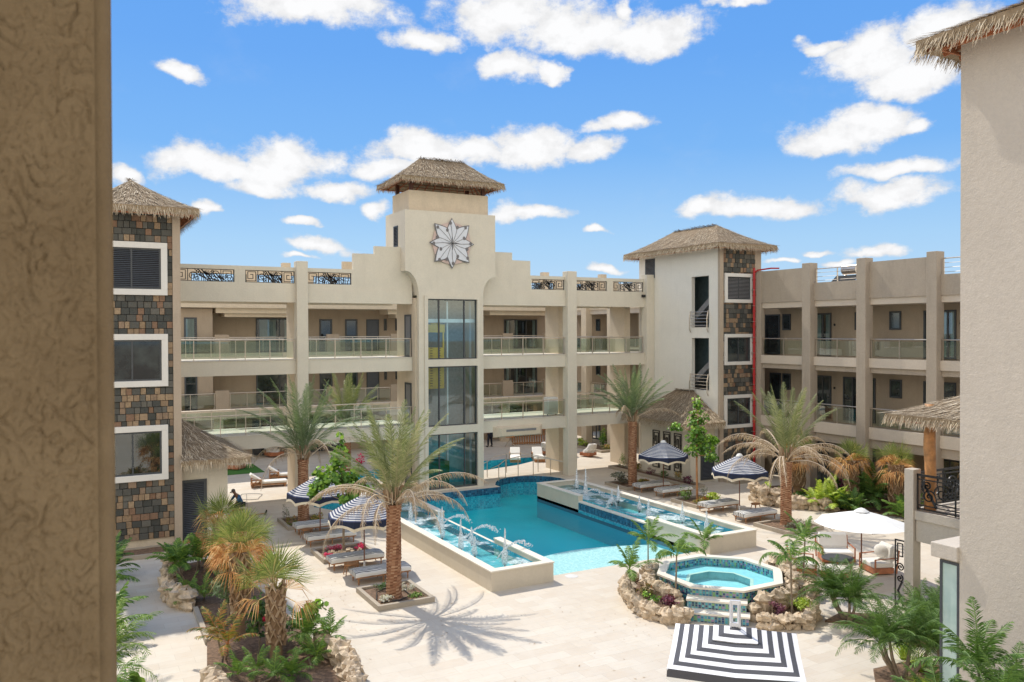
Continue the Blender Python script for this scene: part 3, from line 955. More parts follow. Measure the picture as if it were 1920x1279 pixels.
# ---------------------------------------------------------------- right stone tower
rt = thing('stair_tower', 'pale stair tower with stone clad front and red pipe right of the gallery', 'tower', (35, 40, 0), 'thatched stair towers')
b = MB()
OP = [(37.5, 39.02, 9.0, 12.05), (37.5, 39.02, 5.25, 8.36)]
holes_wall(b, 'x', 33.7, .25, 36.6, 44.2, 0, TZ, OP)
b.build('wall', 'white_wall', rt)
b = MB(); b.box(33.95, 36.62, 0, 36.9, 36.85, TZ); b.box(36.7, 36.85, 0, 36.9, 44.2, TZ); b.box(33.95, 44.0, 0, 36.7, 44.2, TZ); b.box(33.95, 36.85, TZ - .2, 36.7, 44, TZ - .01)
b.build('outer_wall', 'greige', rt)
b = MB(); b.box(35.4, 36.86, 0, 35.5, 43.9, TZ - .3); b.build('inner_wall', 'interior', rt)
b = MB()
for zz in (5.3, 9.1): b.obox((34.7, 38.3, zz + 1.2), (.6, 0, 0), (0, 1.5, -1.15), (0, .1, .13)); b.box(33.96, 36.9, zz - .25, 35.4, 43.9, zz - .06)
b.build('stair_flight', 'louvre_grey', rt)
b = MB(); b.box(33.66, 36.52, 0, 33.93, 36.7, TZ - .02); b.box(36.45, 36.56, 0, 36.95, 36.7, TZ - .02); b.build('pilaster', 'trim', rt)
WR = [(34.22, 36.05, 10.63, 11.95), (34.2, 36.05, 6.98, 8.4), (34.18, 36.05, 3.28, 4.83)]
cladding(rt, PY(36.62), 33.93, 36.45, .42, TZ - .05, [(a - .2, c + .2, d - .2, e + .2) for a, c, d, e in WR])
for k, (a0, a1, z0, z1) in enumerate(WR):
    window(rt, PY(36.6), a0, a1, z0, z1, white=.2, fw=.06, mull=1, louv='louvre_grey' if k == 0 else False, pm='pane_dark')
window(rt, PX(33.7), 42.55, 43.5, 12.2, 13.45, name='louvred_window', louv='louvre_grey')
for zb in (9.0, 5.25):                                          # little steel balustrades in the stair openings
    rr = MB()
    for k in range(5): rr.tube([(33.55, 37.4, zb + .12 + k * .2), (33.55, 39.05, zb + .12 + k * .2)], .017, 6)
    o = rr.build('balustrade', 'steel', rt)
    for yy in (37.45, 39.0):
        q = MB(); q.tube([(33.6, yy, zb - .3), (33.5, yy, zb - .1), (33.5, yy, zb + .5), (33.6, yy, zb + .98)], .035, 6); q.build('post', 'steel', o)
thatch_roof(rt, 32.98, 37.6, 35.92, 44.95, TZ + .12, 15.25, (35.3, 38.6), (35.3, 42.6), dens=70)
b = MB()
for zz in (12.6,): b.tube([(36.14, 36.32, 0), (36.14, 36.32, 12.5)], .075, 8)
b.tube([(36.14, 36.32, 12.2), (36.2, 36.1, 12.35), (36.45, 35.3, 12.42), (36.9, 35.1, 12.42)], .045, 8)
for k in range(13): b.tube([(36.14, 36.32, .6 + k * .93), (36.14, 36.32, .68 + k * .93)], .1, 8)
rp = b.build('red_pipe', 'red_pipe', label='red fire pipe running up the corner of the right stone tower', cat='pipe')
for k in range(12): b = MB(); b.box(36.0, 36.26, .95 + k * .93, 36.28, 36.45, .98 + k * .93); b.build('bracket', 'steel', rp)

# right hut with key panels
rh = thing('pool_hut', 'plaster hut with iron key pattern panels and dark door right of the pool', 'hut', (32.8, 39, 0), 'thatched huts')
b = MB(); b.box(31.85, 37.0, 0, 33.7, 41.6, 3.5); b.build('wall', 'cream_white', rh)
window(rh, PY(36.99), 32.6, 33.62, .12, 2.62, name='door', louv='louvre', fw=.12)
thatch_roof(rh, 31.0, 33.72, 36.1, 42.5, 3.55, 5.15, (33.6, 38.7), (33.6, 40.4), dens=85, sides='SWN', rafters=False)
for y0 in (37.75, 38.75, 39.75):
    for z0 in (.55, 1.75):
        G = MB(); f = lambda a, d, z: (31.8 + d, a, z)
        S_ = lambda pts: strip(G, pts, .05, .03, f)
        S_([(y0, z0), (y0 + .62, z0), (y0 + .62, z0 + 1.0), (y0, z0 + 1.0), (y0, z0)])
        S_([(y0 + .1, z0), (y0 + .1, z0 + .88), (y0 + .5, z0 + .88), (y0 + .5, z0 + .2), (y0 + .24, z0 + .2), (y0 + .24, z0 + .68), (y0 + .37, z0 + .68), (y0 + .37, z0 + .36)])
        S_([(y0 + .5, z0 + .5), (y0 + .62, z0 + .5)]); S_([(y0, z0 + .35), (y0 + .1, z0 + .35)])
        G.build('key_panel', 'iron', rh, fix=False)

# ---------------------------------------------------------------- gallery building
gb = thing('gallery_building', 'cream three storey open gallery with railings across the end of the pool', 'building', (19, 44.5, 0))
F = 42.86
for x0, x1 in ((10.72, 11.3), (27.1, 27.76)):
    b = MB(); b.box(x0, F - .26, 0, x1, F + .34, 12.44); b.build('column', 'cream_white', gb, bevel=.02)
b = MB(); b.box(33.1, F - .26, 0, 33.69, F + .34, 12.4); b.build('column', 'cream_white', gb, bevel=.02)
for x0, x1 in ((11.0, 11.5), (27.55, 28.1), (32.62, 33.1)):
    b = MB(); b.box(x0, 44.4, 0, x1, 46.0, 10.9); b.build('pier', 'cream', gb)
for x0, x1, tg in ((4.4, 17.13, 'l'), (21.22, 33.69, 'r')):
    for z0, z1 in ((2.93, 3.62), (6.64, 7.38)):
        b = MB(); b.box(x0, F, z0, x1, 46.3, z1 - .02); b.build('floor_slab', 'cream_white', gb)
        b = MB(); b.box(x0, F - .03, z1 - .018, x1, 46.33, z1 + .012); b.build('floor_edge', 'cap', gb)
    b = MB(); b.box(x0, F, 10.32, x1, F + .35, 11.03); b.build('roof_beam', 'cream_white', gb)
    b = MB(); b.box(x0, 45.95, 10.32, x1, 46.3, 11.03); b.build('roof_beam', 'cream_white', gb)
    b = MB(); b.box(x0, F + .35, 10.75, x1, 45.95, 11.0); b.build('roof_slab', 'cream', gb)
GL = [(4.9, 7.71), (8.23, 10.7), (11.32, 13.7)]; GR = [(24.75, 27.08), (27.78, 30.22), (30.67, 33.08)]
g0, g1 = 11.3, 11.92
for gs, (x0, x1), steps in ((GL, (4.4, 16.5), ((13.8, 15.0, 12.98), (15.0, 16.5, 13.42))), (GR, (21.95, 33.1), ((21.95, 23.44, 13.42), (23.44, 24.67, 12.98)))):
    b = MB()
    hol = [(a, c, g0, g1) for a, c in gs]
    holes_wall(b, 'y', F + .05, .22, x0, x1, 11.03, 12.12, hol)
    for a, c, z in steps: b.box(a, F + .05, 12.12, c, F + .27, z)
    b.build('parapet', 'cream_white', gb)
    b = MB()
    holes_wall(b, 'y', 46.08, .22, x0, x1, 11.03, 12.12, [(a + 1.2, c + 1.2, g0, g1) for a, c in gs if c + 1.2 < x1])
    for a, c, z in ((14.2, 15.4, 12.8), (15.4, 16.5, 13.3)) if x0 < 10 else ((22.4, 23.9, 13.3), (23.9, 25.6, 12.75)): b.box(a, 46.08, 12.12, c, 46.3, z)
    b.build('rear_parapet', 'cream', gb)
    for a, c in gs:
        grille(gb, PY(F + .05), a + .02, c - .02, g0 + .01, g1 - .01)
        if c + 1.2 < x1: grille(gb, PY(46.08), a + 1.22, c + 1.18, g0 + .01, g1 - .01, name='rear_iron_grille')
for xx in (10.8, 27.4, 31.9): b = MB(); b.box(xx, 46.0, 11.04, xx + .45, 46.4, 12.6); b.build('parapet_post', 'cream', gb)
for z in (3.63, 7.39):
    for p, q, n in (((4.5, F + .1), (10.7, F + .1), 5), ((11.32, F + .1), (17.1, F + .1), 4), ((21.25, F + .1), (27.08, F + .1), 4), ((27.78, F + .1), (33.05, F + .1), 4)):
        railing(gb, p, q, z, 1.02, n)
    for p, q, n in (((4.5, 46.2), (10.9, 46.2), 5), ((11.55, 46.2), (17.1, 46.2), 5), ((21.25, 46.2), (27.5, 46.2), 5), ((28.15, 46.2), (32.6, 46.2), 4)):
        railing(gb, p, q, z, 1.02, n, name='rear_railing')
# projecting box under the right gallery floor with a service slot
b = MB(); b.face([(22.1, F - .005, 2.62), (25.4, F - .005, 2.62), (25.1, F - .35, 2.72), (22.5, F - .35, 2.72)]); b.face([(22.1, F - .005, 3.25), (22.5, F - .35, 3.15), (25.1, F - .35, 3.15), (25.4, F - .005, 3.25)])
b.face([(22.5, F - .35, 2.72), (25.1, F - .35, 2.72), (25.1, F - .35, 3.15), (22.5, F - .35, 3.15)]); b.face([(22.1, F - .005, 2.62), (22.5, F - .35, 2.72), (22.5, F - .35, 3.15), (22.1, F - .005, 3.25)]); b.face([(25.4, F - .005, 2.62), (25.4, F - .005, 3.25), (25.1, F - .35, 3.15), (25.1, F - .35, 2.72)])
bx = b.build('service_box', 'cream', gb)
b = MB(); b.box(22.8, F - .36, 2.95, 24.8, F - .352, 3.08); b.build('slot', 'louvre_grey', bx)

# ---------------------------------------------------------------- elevator tower
et = thing('elevator_tower', 'glazed elevator tower with white flower emblem rising from the pool', 'tower', (19.2, 43.7, 0))
EX0, EX1, EZ = 17.15, 21.2, 15.42
outl = [(EX0 + .12, 0), (EX1, 0), (EX1, 10.62)] + [(21.98 - .78 * math.cos(a), 10.9 + 1.0 * math.sin(a)) for a in [PI / 2 * k / 7 for k in range(8)]] + \
       [(21.98, EZ), (16.49, EZ), (16.49, 12.1)] + [(16.49 + .78 * math.sin(a), 10.8 + 1.3 * math.cos(a)) for a in [PI / 2 * k / 7 for k in range(8)]]
HG = [(17.78, 20.8, .06, 3.12), (17.78, 20.8, 3.55, 6.87), (17.78, 20.8, 7.26, 10.6)]


def ext_xz(mb, o2, y0, y1, holes=()):
    m = MB(); m.poly(o2, y0, y1, holes=holes)
    i = len(mb.v); mb.v += [(x, z, y) for x, y, z in m.v]; mb.f += [tuple(i + k for k in f_) for f_ in m.f]; mb.a += m.a


b = MB(); ext_xz(b, outl, 42.25, 42.55, [[(h[0], h[2]), (h[1], h[2]), (h[1], h[3]), (h[0], h[3])] for h in HG])
ext_xz(b, [p for p in outl if p[1] > 10.6], 42.55, 45.26)
body = b.build('wall', 'cream_white', et)
for xa, xb in ((16.5, 17.13), (21.25, 21.95)): b = MB(); b.box(xa, F + .05, 11.03, xb, F + .27, 12.3); b.build('parapet_end', 'cream_white', et)
b = MB(); holes_wall(b, 'x', EX0, .2, 42.55, 45.28, 0, 10.6, []); b.box(EX1 - .2, 42.55, 0, EX1, 45.28, 10.6); b.box(EX0 + .2, 45.08, 0, EX1 - .2, 45.28, 10.6); b.build('core_wall', 'cream', et)
b = MB(); holes_wall(b, 'y', 42.17, .08, 17.58, 20.98, 0, 10.78, HG); b.build('glazing_surround', 'cream_white', et)
b = MB(); b.box(17.36, 44.2, 3.3, 21, 44.3, 10.6); b.build('shaft_wall', 'interior', et)
b = MB(); b.box(17.36, 44.2, 0, 21, 44.3, 3.3); b.build('lower_shaft_wall', 'pool_teal', et)  # teal colour stands in for the pool's reflection in the lowest glass
for h in HG:
    FR = MB(); p_ = PY(42.38)
    for c in ((h[0], h[1], h[2], h[2] + .06), (h[0], h[1], h[3] - .07, h[3]), (h[0], h[0] + .06, h[2] + .06, h[3] - .07), (h[1] - .06, h[1], h[2] + .06, h[3] - .07), (18.45, 18.53, h[2] + .06, h[3] - .07), (20.0, 20.07, h[2] + .06, h[3] - .07)):
        p_.box(FR, c[0], c[1], -.06, .02, c[2], c[3])
    o = FR.build('window', 'frame_dark', et)
    G = MB(); G.face([(h[0] + .03, 42.37, h[2] + .03), (h[1] - .03, 42.37, h[2] + .03), (h[1] - .03, 42.37, h[3] - .03), (h[0] + .03, 42.37, h[3] - .03)]); G.build('pane', 'pane_tower', o)
b = MB()
for zz in (9.4, 6.95, 3.3): b.box(17.4, 42.6, zz - .1, 20.95, 42.75, zz + .1)
for xx in (17.5, 19.25, 20.7): b.box(xx, 43.0, .1, xx + .1, 43.12, 10.5)
b.build('shaft_steel', 'steel_white', et)
cabt = MB()                                                      # yellow lift car with its rail frame
for z0 in (5.6,): cabt.box(17.98, 42.9, z0, 19.05, 43.9, z0 + 2.3)
cabt.box(17.98, 42.88, 7.9, 18.06, 43.0, 9.2); cabt.box(18.97, 42.88, 7.9, 19.05, 43.0, 9.2); cabt.box(17.95, 42.86, 8.75, 19.08, 43.0, 9.2); cabt.box(18.25, 42.86, 9.2, 18.8, 43.0, 9.4)
lc = cabt.build('lift_car', 'yellow', et)
b = MB()
for k in range(16):
    for xx in (18.2, 18.7): b.box(xx, 42.88, 5.75 + k * .14, xx + .14, 42.9, 5.78 + k * .14)
b.build('car_slots', 'backing', lc)
b = MB(); b.box(17.9, 42.8, .1, 19.3, 43.8, 1.5); b.build('lift_pit_box', 'turf', et)
b = MB(); b.box(16.85, 42.6, EZ, 21.7, 45.1, 16.55); b.build('roof_box', 'cream', et)
for x, y in ((17.0, 42.75), (21.4, 42.75), (17.0, 44.85), (21.4, 44.85)):
    b = MB(); b.box(x, y, 16.55, x + .18, y + .18, 17.2); b.build('roof_post', 'wood_dark', et)
thatch_roof(et, 16.15, 22.4, 41.9, 45.8, 17.2, 18.6, (18.0, 43.85), (20.8, 43.85), dens=75, th=.18)
window(et, PX(16.49), 43.3, 43.9, 13.5, 14.65, name='louvred_window', louv='louvre', fm='frame_dark')
for zb, zt in ((7.4, 9.75), (3.64, 5.95), (.05, 2.3)):
    window(et, PX(EX0), 43.05, 44.0, zb, zt, name='lift_door', pm='louvre_grey', fw=.1)
# flower emblem
fc = (19.22, 42.2, 13.69)
b = MB(); b.poly([(1.2 * math.cos(2 * PI * k / 12), 1.2 * math.sin(2 * PI * k / 12)) for k in range(12)], 0, .05)
b.v = [(fc[0] + x, 42.2 - z, fc[2] + y) for x, y, z in b.v]
em = b.build('flower_emblem', 'pink_disc', et)


def petal(mb, ang, L, W, y0, y1, sc_=1.):
    pts = [(t, W * sc_ * math.sin(PI * t ** .8) * (1 if t < .99 else 0)) for t in [k / 12 for k in range(1, 12)]]
    ring = [(.0, 0)] + [(t * L * sc_, w_) for t, w_ in pts] + [(L * sc_, 0)] + [(t * L * sc_, -w_) for t, w_ in pts[::-1]]
    ca, sa = math.cos(ang), math.sin(ang)
    fr = [(fc[0] + u * ca - v_ * sa, fc[2] + u * sa + v_ * ca) for u, v_ in ring]
    n = len(fr); i = len(mb.v)
    mb.v += [(x, y0, z) for x, z in fr] + [(x, y1, z) for x, z in fr]
    mb.f.append(tuple(range(i, i + n))); mb.a.append(.5)
    for k in range(n): mb.f.append((i + k, i + (k + 1) % n, i + n + (k + 1) % n, i + n + k)); mb.a.append(.5)


for k in range(8):
    a = PI / 2 + k * PI / 4; L = 1.42 if k % 4 == 0 else (1.36 if k % 2 == 0 else 1.5)
    W_ = .30 if k % 2 == 0 else .40; dy = .012 * (k % 2)
    b = MB(); petal(b, a, L, W_ + .025, 42.14 - dy, 42.16, 1.0); o = b.build('petal_edge', 'petal_line', em, fix=False)
    b = MB(); petal(b, a, L - .05, W_, 42.105 - dy, 42.135, .97); b.build('petal', 'petal', o, fix=False) if False else b.build('petal', 'petal', em, fix=False)
st = MB()
for k in range(16):
    a = PI / 2 + k * PI / 8 + U(-.06, .06); L = (1.12, .78, 1.22, .95)[k % 4]
    pts = [(fc[0] + math.cos(a + .12 * (t - .5)) * L * t, fc[2] + math.sin(a + .12 * (t - .5)) * L * t) for t in [j / 8 for j in range(9)]]
    strip(st, pts, .02, .012, lambda u, d, v_: (u, 42.082 + d, v_))
    e = pts[-1]; r_ = .085
    st.face([(e[0] + r_ * math.cos(j * PI / 5), 42.078, e[1] + r_ * 1.2 * math.sin(j * PI / 5)) for j in range(10)])
st.build('stamens', 'petal_line', em, fix=False)

# ---------------------------------------------------------------- wings (right side of the courtyards)
def wing(label, X, y0, y1, cols, op3, op2, op1, high, name='guest_wing', cap_=('taupe', 'greige')):
    wgt = thing(name, label, 'building', (X, (y0 + y1) / 2, 0), 'guest wings with balconies')
    wl, fa = cap_
    IX = X + 2.05
    ye = y1 + 7.6 if y1 < 40 else y1
    b = MB(); b.box(IX, y0, 0, IX + .3, ye, 10.4); b.build('wall', wl, wgt)
    b = MB(); b.box(IX + .3, y0, 0, IX + 6, ye, 10.9); b.build('rear_block', wl, wgt)
    for za, zb, zc in ((2.76, 3.24, 3.83), (6.61, 6.89, 7.36)):
        b = MB(); b.box(X + .12, y0, za, IX, y1, zb + .001); b.build('floor_slab', fa, wgt)
        b = MB(); b.box(X, y0, zb, X + .2, y1, zc); b.box(X + .2, y0, zb + .002, IX, y1, zb + .2); b.build('balcony_front', 'fascia', wgt)
    b = MB(); b.box(X + .1, y0, 10.1, IX, y1, 10.43); b.build('roof_slab', 'fascia', wgt)
    ys = sorted([y0, y1] + [c for p in cols for c in p])
    bays = [(ys[i], ys[i + 1]) for i in range(0, len(ys) - 1, 2)]
    for a, c in bays:
        hi = high(a, c)
        b = MB(); b.box(X + .02, a, 10.43, X + .24, c, 12.27 if hi else 11.4); b.build('parapet', fa, wgt)
        if not hi:
            railing(wgt, (X + .1, a + .05), (X + .1, c - .05), 11.4, .75, 2, name='roof_railing', glass=False, mid=3)
        for z in (3.83, 7.36):
            railing(wgt, (X + .1, a + .03), (X + .1, c - .03), z, .97, max(2, int(round((c - a) / 1.35))))
    for a, c in cols:
        b = MB(); b.box(X - (.28 if c < 36 or c > 40 else .04), a, 0, X + .3, c, 12.49 if c < 36 or c > 40 else 12.3); b.build('column', fa, wgt, bevel=.02)
    P_ = PX(IX)
    for fl, ops in ((7.36, op3), (3.8, op2), (.02, op1)):
        for kind, a, c in ops:
            if kind == 'w': window(wgt, P_, a, c, fl + 1.45, fl + 2.42, fw=.09)
            elif kind == 'd': window(wgt, P_, a, c, fl, fl + 2.42, name='door', fw=.09, mull=1, curtain=[(.02, .3), (.62, .98)] if R() < .5 else False, pm='pane_clear' if R() < .5 else 'pane_dark')
            elif kind == 'n': window(wgt, P_, a, c, fl, fl + 2.42, name='door', fw=.09)
            elif kind == 'l':
                q = MB(); q.ball((IX - .05, a, fl + 1.75), (.05, .07, .07), 8, 5); q.build('wall_lamp', 'iron', wgt)
    return wgt


stucco('fascia', (.60, .52, .43), var=.05, stain=.1)
K = 1.02
o3 = [('n', 36.4, 37.6), ('w', 34.85 * K, 35.48 * K), ('d', 31.95 * K, 33.1 * K), ('l', 31.71 * K, 0), ('w', 29.9 * K, 30.4 * K), ('w', 27.6 * K, 28.28 * K), ('n', 25.9 * K, 26.35 * K), ('d', 24.65 * K, 25.5 * K), ('l', 24.4 * K, 0), ('d', 20.5, 22)]
o2 = [('n', 36.3, 37.2), ('w', 34.85 * K, 35.48 * K), ('d', 31.95 * K, 33.1 * K), ('l', 31.71 * K, 0), ('d', 29.9 * K, 31.15 * K), ('n', 29.1 * K, 29.5 * K), ('w', 27.55 * K, 28.25 * K), ('n', 25.9 * K, 26.35 * K), ('w', 24.65 * K, 25.5 * K), ('d', 20.5, 22)]
o1 = [('n', 36.0, 37.0), ('d', 32.1 * K, 33.15 * K), ('d', 30.1 * K, 31.1 * K), ('w', 29.1 * K, 29.55 * K), ('w', 27.55 * K, 28.25 * K), ('d', 24.4 * K, 25.5 * K)]
wing('grey plaster guest wing with glass balconies along the right side of the pool', 36.3, 17, 36.54, [(35.92, 36.5), (32.04, 32.62), (28.5, 29.06), (24.6, 25.13), (20.4, 20.95)], o3, o2, o1, lambda a, c: a > 32 or 25 < a < 26.5 or a < 18)
wing('distant guest wing seen between the gallery columns beyond the right stair tower', 36.3, 44.25, 59, [(46.7, 47.3), (50.5, 51.2), (54.0, 54.7)], [('w', 48, 48.6), ('d', 51.9, 53.2), ('l', 53.6, 0), ('w', 55.4, 56)], [('d', 48, 49.2), ('d', 51.9, 53.2), ('w', 55.4, 56)], [('d', 47.9, 49.1), ('d', 51.9, 53.2), ('d', 55.4, 56.6)], lambda a, c: True, cap_=('taupe', 'cream'))

# ---------------------------------------------------------------- building behind the second courtyard
bb = thing('apartment_block', 'brownish apartment block with balconies seen through the open gallery', 'building', (20, 60, 0))
b = MB(); b.box(-6, 60.5, 0, 36.3, 66, 11.6); b.build('wall', 'taupe', bb)
b = MB(); b.box(-6, 58.7, 3.62, 9.1, 60.5, 10.4); b.build('side_bay', 'taupe', bb)
stucco('rose', (.44, .345, .28))
for z0, z1 in ((2.95, 3.62), (6.75, 7.38)):
    b = MB(); b.box(-6, 58.3, z0, 36.3, 60.5, z1); b.build('floor_slab', 'cream', bb)
b = MB(); b.box(-6, 58.2, 10.45, 36.3, 60.5, 11.1); b.box(9.3, 58.5, 10.1, 15.3, 60.5, 10.45); b.box(9.9, 58.8, 9.85, 14.6, 60.5, 10.1); b.box(21.5, 58.6, 10.1, 25, 60.5, 10.45); b.box(22.2, 58.9, 9.85, 25, 60.5, 10.1); b.box(30, 58.6, 10.1, 36.2, 60.5, 10.45); b.build('roof_slab', 'cream', bb)
for x in (3.5, 9.1, 14.6, 21.6, 26, 31.0): b = MB(); b.box(x, 58.4, 0, x + .6, 59, 2.95); b.build('ground_pier', 'cream', bb)
for z in (3.63, 7.39):
    for x in (9.2, 16.8, 21.6, 24.4, 31.0, 34.8):
        b = MB(); b.box(x, 58.32, z - .3, x + .9, 58.55, z + 1.25); b.build('balcony_pier', 'taupe', bb)
    for p, q, n in (((3, 58.4), (9.2, 58.4), 4), ((10.1, 58.4), (16.8, 58.4), 6), ((17.7, 58.4), (21.6, 58.4), 4), ((22.5, 58.4), (24.4, 58.4), 2), ((25.3, 58.4), (31, 58.4), 5), ((31.9, 58.4), (34.8, 58.4), 3)):
        railing(bb, p, q, z, 1.05, n)
    P_ = PY(60.5)
    window(bb, PY(58.7), 7.3, 8.1, z, z + 2.4, name='door', curtain=[(0, .9)], pm='pane_clear', fw=.1) if z > 5 else window(bb, PY(58.7), 7.3, 8.1, z, z + 2.4, name='door', fw=.1)
    window(bb, P_, 12.3, 15.6, z, z + 2.4, name='door', mull=1, fw=.1, curtain=[(.05, .42), (.62, .97)] if z > 5 else False, pm='pane_clear' if z > 5 else 'pane_dark')
    for a in (16.86, 18.8): window(bb, P_, a, a + .95, z, z + 2.35, name='door', fw=.12)
    window(bb, P_, 20.45, 21.45, z, z + 2.35, name='door', fw=.08, pm='louvre')
    for a in (21.85, 22.76, 26.5): window(bb, P_, a, a + .22, z + 1.5, z + 2.4, fw=.04)
    window(bb, P_, 32.25, 35.4, z, z + 2.4, name='door', mull=2, fw=.09, curtain=[(.04, .12), (.3, .4), (.88, .97)], pm='pane_clear')
    window(bb, P_, 28.5, 29.5, z, z + 2.4, name='door', fw=.1)
for a, c in ((12, 14.2), (16, 19), (23, 25.5), (27, 30), (32, 35)):
    window(bb, PY(60.5), a, c, .02, 2.6, name='door', mull=1, fw=.09)

# ---------------------------------------------------------------- foreground right building
fb_ = thing('villa', 'tall plain plaster building close at the right edge with thatch overhang', 'building', (17, 6, 0))
b = MB(); b.box(15.8, -6, 0, 24, 10.28, 14.75); b.build('wall', 'rwall', fb_)
thatch_roof(fb_, 15.22, 24.6, -6.6, 10.86, 14.62, 17.2, (19.9, -1), (19.9, 6.2), dens=110, sides='WN', th=.2)
b = MB(); b.box(15.86, 10.28, 0, 20, 10.74, 4.15); b.build('side_bay', 'rwall', fb_)
b = MB(); b.box(15.72, 10.28, 4.15, 20.2, 10.86, 4.45); b.build('bay_cap', 'rwall', fb_, bevel=.02)
window(fb_, PX(15.86), 10.3, 10.72, .1, 4.1, name='tall_window', pm='pane_green', fw=.05, proud=.04)

# ---------------------------------------------------------------- balcony pavilion on the right
bp = thing('balcony_pavilion', 'raised terrace with scroll railing and thatch on a log post at right', 'pavilion', (24, 15, 0))
b = MB(); b.box(23.2, 16.6, 0, 23.56, 16.92, 4.47); b.build('pillar', 'rwall', bp, bevel=.012)
b = MB(); b.box(23.25, 11.5, 2.93, 29, 16.6, 3.2); b.box(23.56, 16.6, 2.93, 29, 16.86, 3.2); b.build('terrace_slab', 'rwall', bp)
b = MB(); b.box(23.3, 11.5, 2.25, 23.6, 16.58, 2.93); b.box(23.7, 16.6, 2.4, 29, 16.8, 2.93); b.build('terrace_beam', 'rwall', bp)
b = MB(); b.tube([(23.68, 16.38, 3.2), (23.70, 16.36, 4.2), (23.66, 16.38, 5.2), (23.68, 16.38, 6.5)], [.17, .16, .175, .15], 12); b.build('log_post', 'log', bp, smooth=True)
b = MB(); b.tube([(23.68, 12, 3.2), (23.68, 12, 6.5)], .16, 12); b.tube([(27.5, 16.4, 3.2), (27.5, 16.4, 6.5)], .16, 12); b.build('log_post', 'log', bp, smooth=True)
thatch_roof(bp, 22.72, 28.6, 10.5, 17.25, 6.2, 7.35, (25.4, 13.2), (25.9, 14.9), dens=110, th=.16)
for ax_, pos, a0, a1 in (('x', 23.34, 11.6, 16.55), ('y', 16.76, 23.6, 28.8)):
    pl = Plane(ax_, pos); G = MB(); f = lambda a, d, z: pl(a, d, z); z0, z1 = 3.25, 4.32
    S_ = lambda pts, ww=.035: strip(G, pts, ww, .035, f)
    for zz, ww in ((z1, .07), (z1 - .13, .035), (z0 + .03, .04), (z0 + .14, .03)): S_([(a0, zz), (a1, zz)], ww)
    n = int((a1 - a0) / 1.1)
    for k in range(n + 1):
        c = a0 + (a1 - a0) * k / n; S_([(c, z0), (c, z1)], .04)
        if k < n:
            m_ = c + (a1 - a0) / n / 2; h_ = (z0 + z1) / 2
            S_(spiral(m_ - .2, h_ + .05, .27, 1.7, 0)); S_(spiral(m_ + .24, h_ - .1, .22, -1.7, PI)); S_(spiral(m_ + .3, h_ + .22, .13, 1.3, 1))
            S_([(c, z0 + .25), (m_, z0 + .25), (m_, z0 + .4)]); S_([(c + .1, z1 - .13), (c + .1, h_), (m_ - .3, h_)]); S_([(m_, z0 + .14), (m_ + .45, z1 - .2)], .07)
    G.build('scroll_railing', 'iron', bp, fix=False)
G = MB(); f = lambda a, d, z: (23.3 + d, a, z)
S_ = lambda pts, ww=.03: strip(G, pts, ww, .03, f)
S_([(16.96, 0.02), (17.3, 0.02), (17.3, 2.15), (16.96, 2.15), (16.96, .02)], .04)
S_([(17.22, 1.5), (17.22, 2.05), (17.04, 2.05), (17.04, 1.65), (17.14, 1.65)]); S_(spiral(17.12, 1.3, .14, 1.6, 0)); S_(spiral(17.14, .95, .12, 1.5, 2)); S_([(17.02, .1), (17.2, .55), (17.06, .85)], .06); S_([(17.24, .1), (17.1, .4)], .06)
G.build('garden_screen', 'iron', label='narrow black iron scroll screen standing behind the terrace pillar', cat='screen', fix=False)

# roof-top water heater behind the right parapet
wh = thing('water_heater', 'small steel water heater tank on the right wing roof', 'water tank', (40.6, 33, 10.9))
b = MB(); b.tube([(40.6, 32.6, 12.35), (40.6, 33.6, 12.35)], .3, 14); b.build('tank', 'steel', wh, smooth=False)
b = MB(); b.bar((39.9, 32.8, 11.0), (40.8, 32.8, 12.2), .04, .04); b.bar((39.9, 33.6, 11.0), (40.8, 33.6, 12.2), .04, .04); b.bar((40.8, 32.8, 10.9), (40.8, 32.8, 12.2), .04, .04); b.bar((40.8, 33.6, 10.9), (40.8, 33.6, 12.2), .04, .04); b.build('stand', 'steel', wh)
b = MB(); b.face([(39.4, 32.3, 11.2), (39.4, 34.0, 11.2), (40.4, 34.0, 12.0), (40.4, 32.3, 12.0)]); b.build('solar_panel', 'backing', wh)


# ---------------------------------------------------------------- fountain troughs
def jet(par, x, y, z, h, r=.12):
    b = MB(); n = 9; rows = []
    for k in range(n + 1):
        t = k / n; rr = r * .9 * (1 - t) ** .5 * (.8 + .3 * math.sin(t * 7)) + .008
        cx = x + U(-.012, .012); cy = y + U(-.012, .012)
        rows.append([(cx + rr * U(.75, 1.2) * math.cos(j * PI / 4.5), cy + rr * U(.75, 1.2) * math.sin(j * PI / 4.5), z + h * t) for j in range(9)])
    b.grid(rows, .5, True)
    for _ in range(60):
        a = U(0, 2 * PI); d = U(.03, .28); zz = z + U(.02, h * .9) * (1 - d)
        rr = U(.006, .016); b.ball((x + d * math.cos(a), y + d * math.sin(a), zz), (rr, rr, rr * 1.6), 4, 3)
    o = b.build('water_jet', 'jet', par, smooth=True)
    q = MB(); q.tube([(x, y, z - .12), (x, y, z + .05)], .04, 8); q.build('nozzle', 'iron', o)
    return o


def spray(par, x, y, z, dx, dy, h):
    b = MB()
    for k in range(210):
        t = R(); s_ = .012 + .10 * t * t
        px = x + dx * t + U(-s_, s_); py = y + dy * t + U(-s_, s_); pz = z + 4 * h * t * (1 - t * .9) + U(-s_, s_)
        rr = U(.010, .027); b.ball((px, py, pz), (rr, rr, rr * 1.5), 4, 3)
    
    return b.build('arching_spray', 'jet', par)


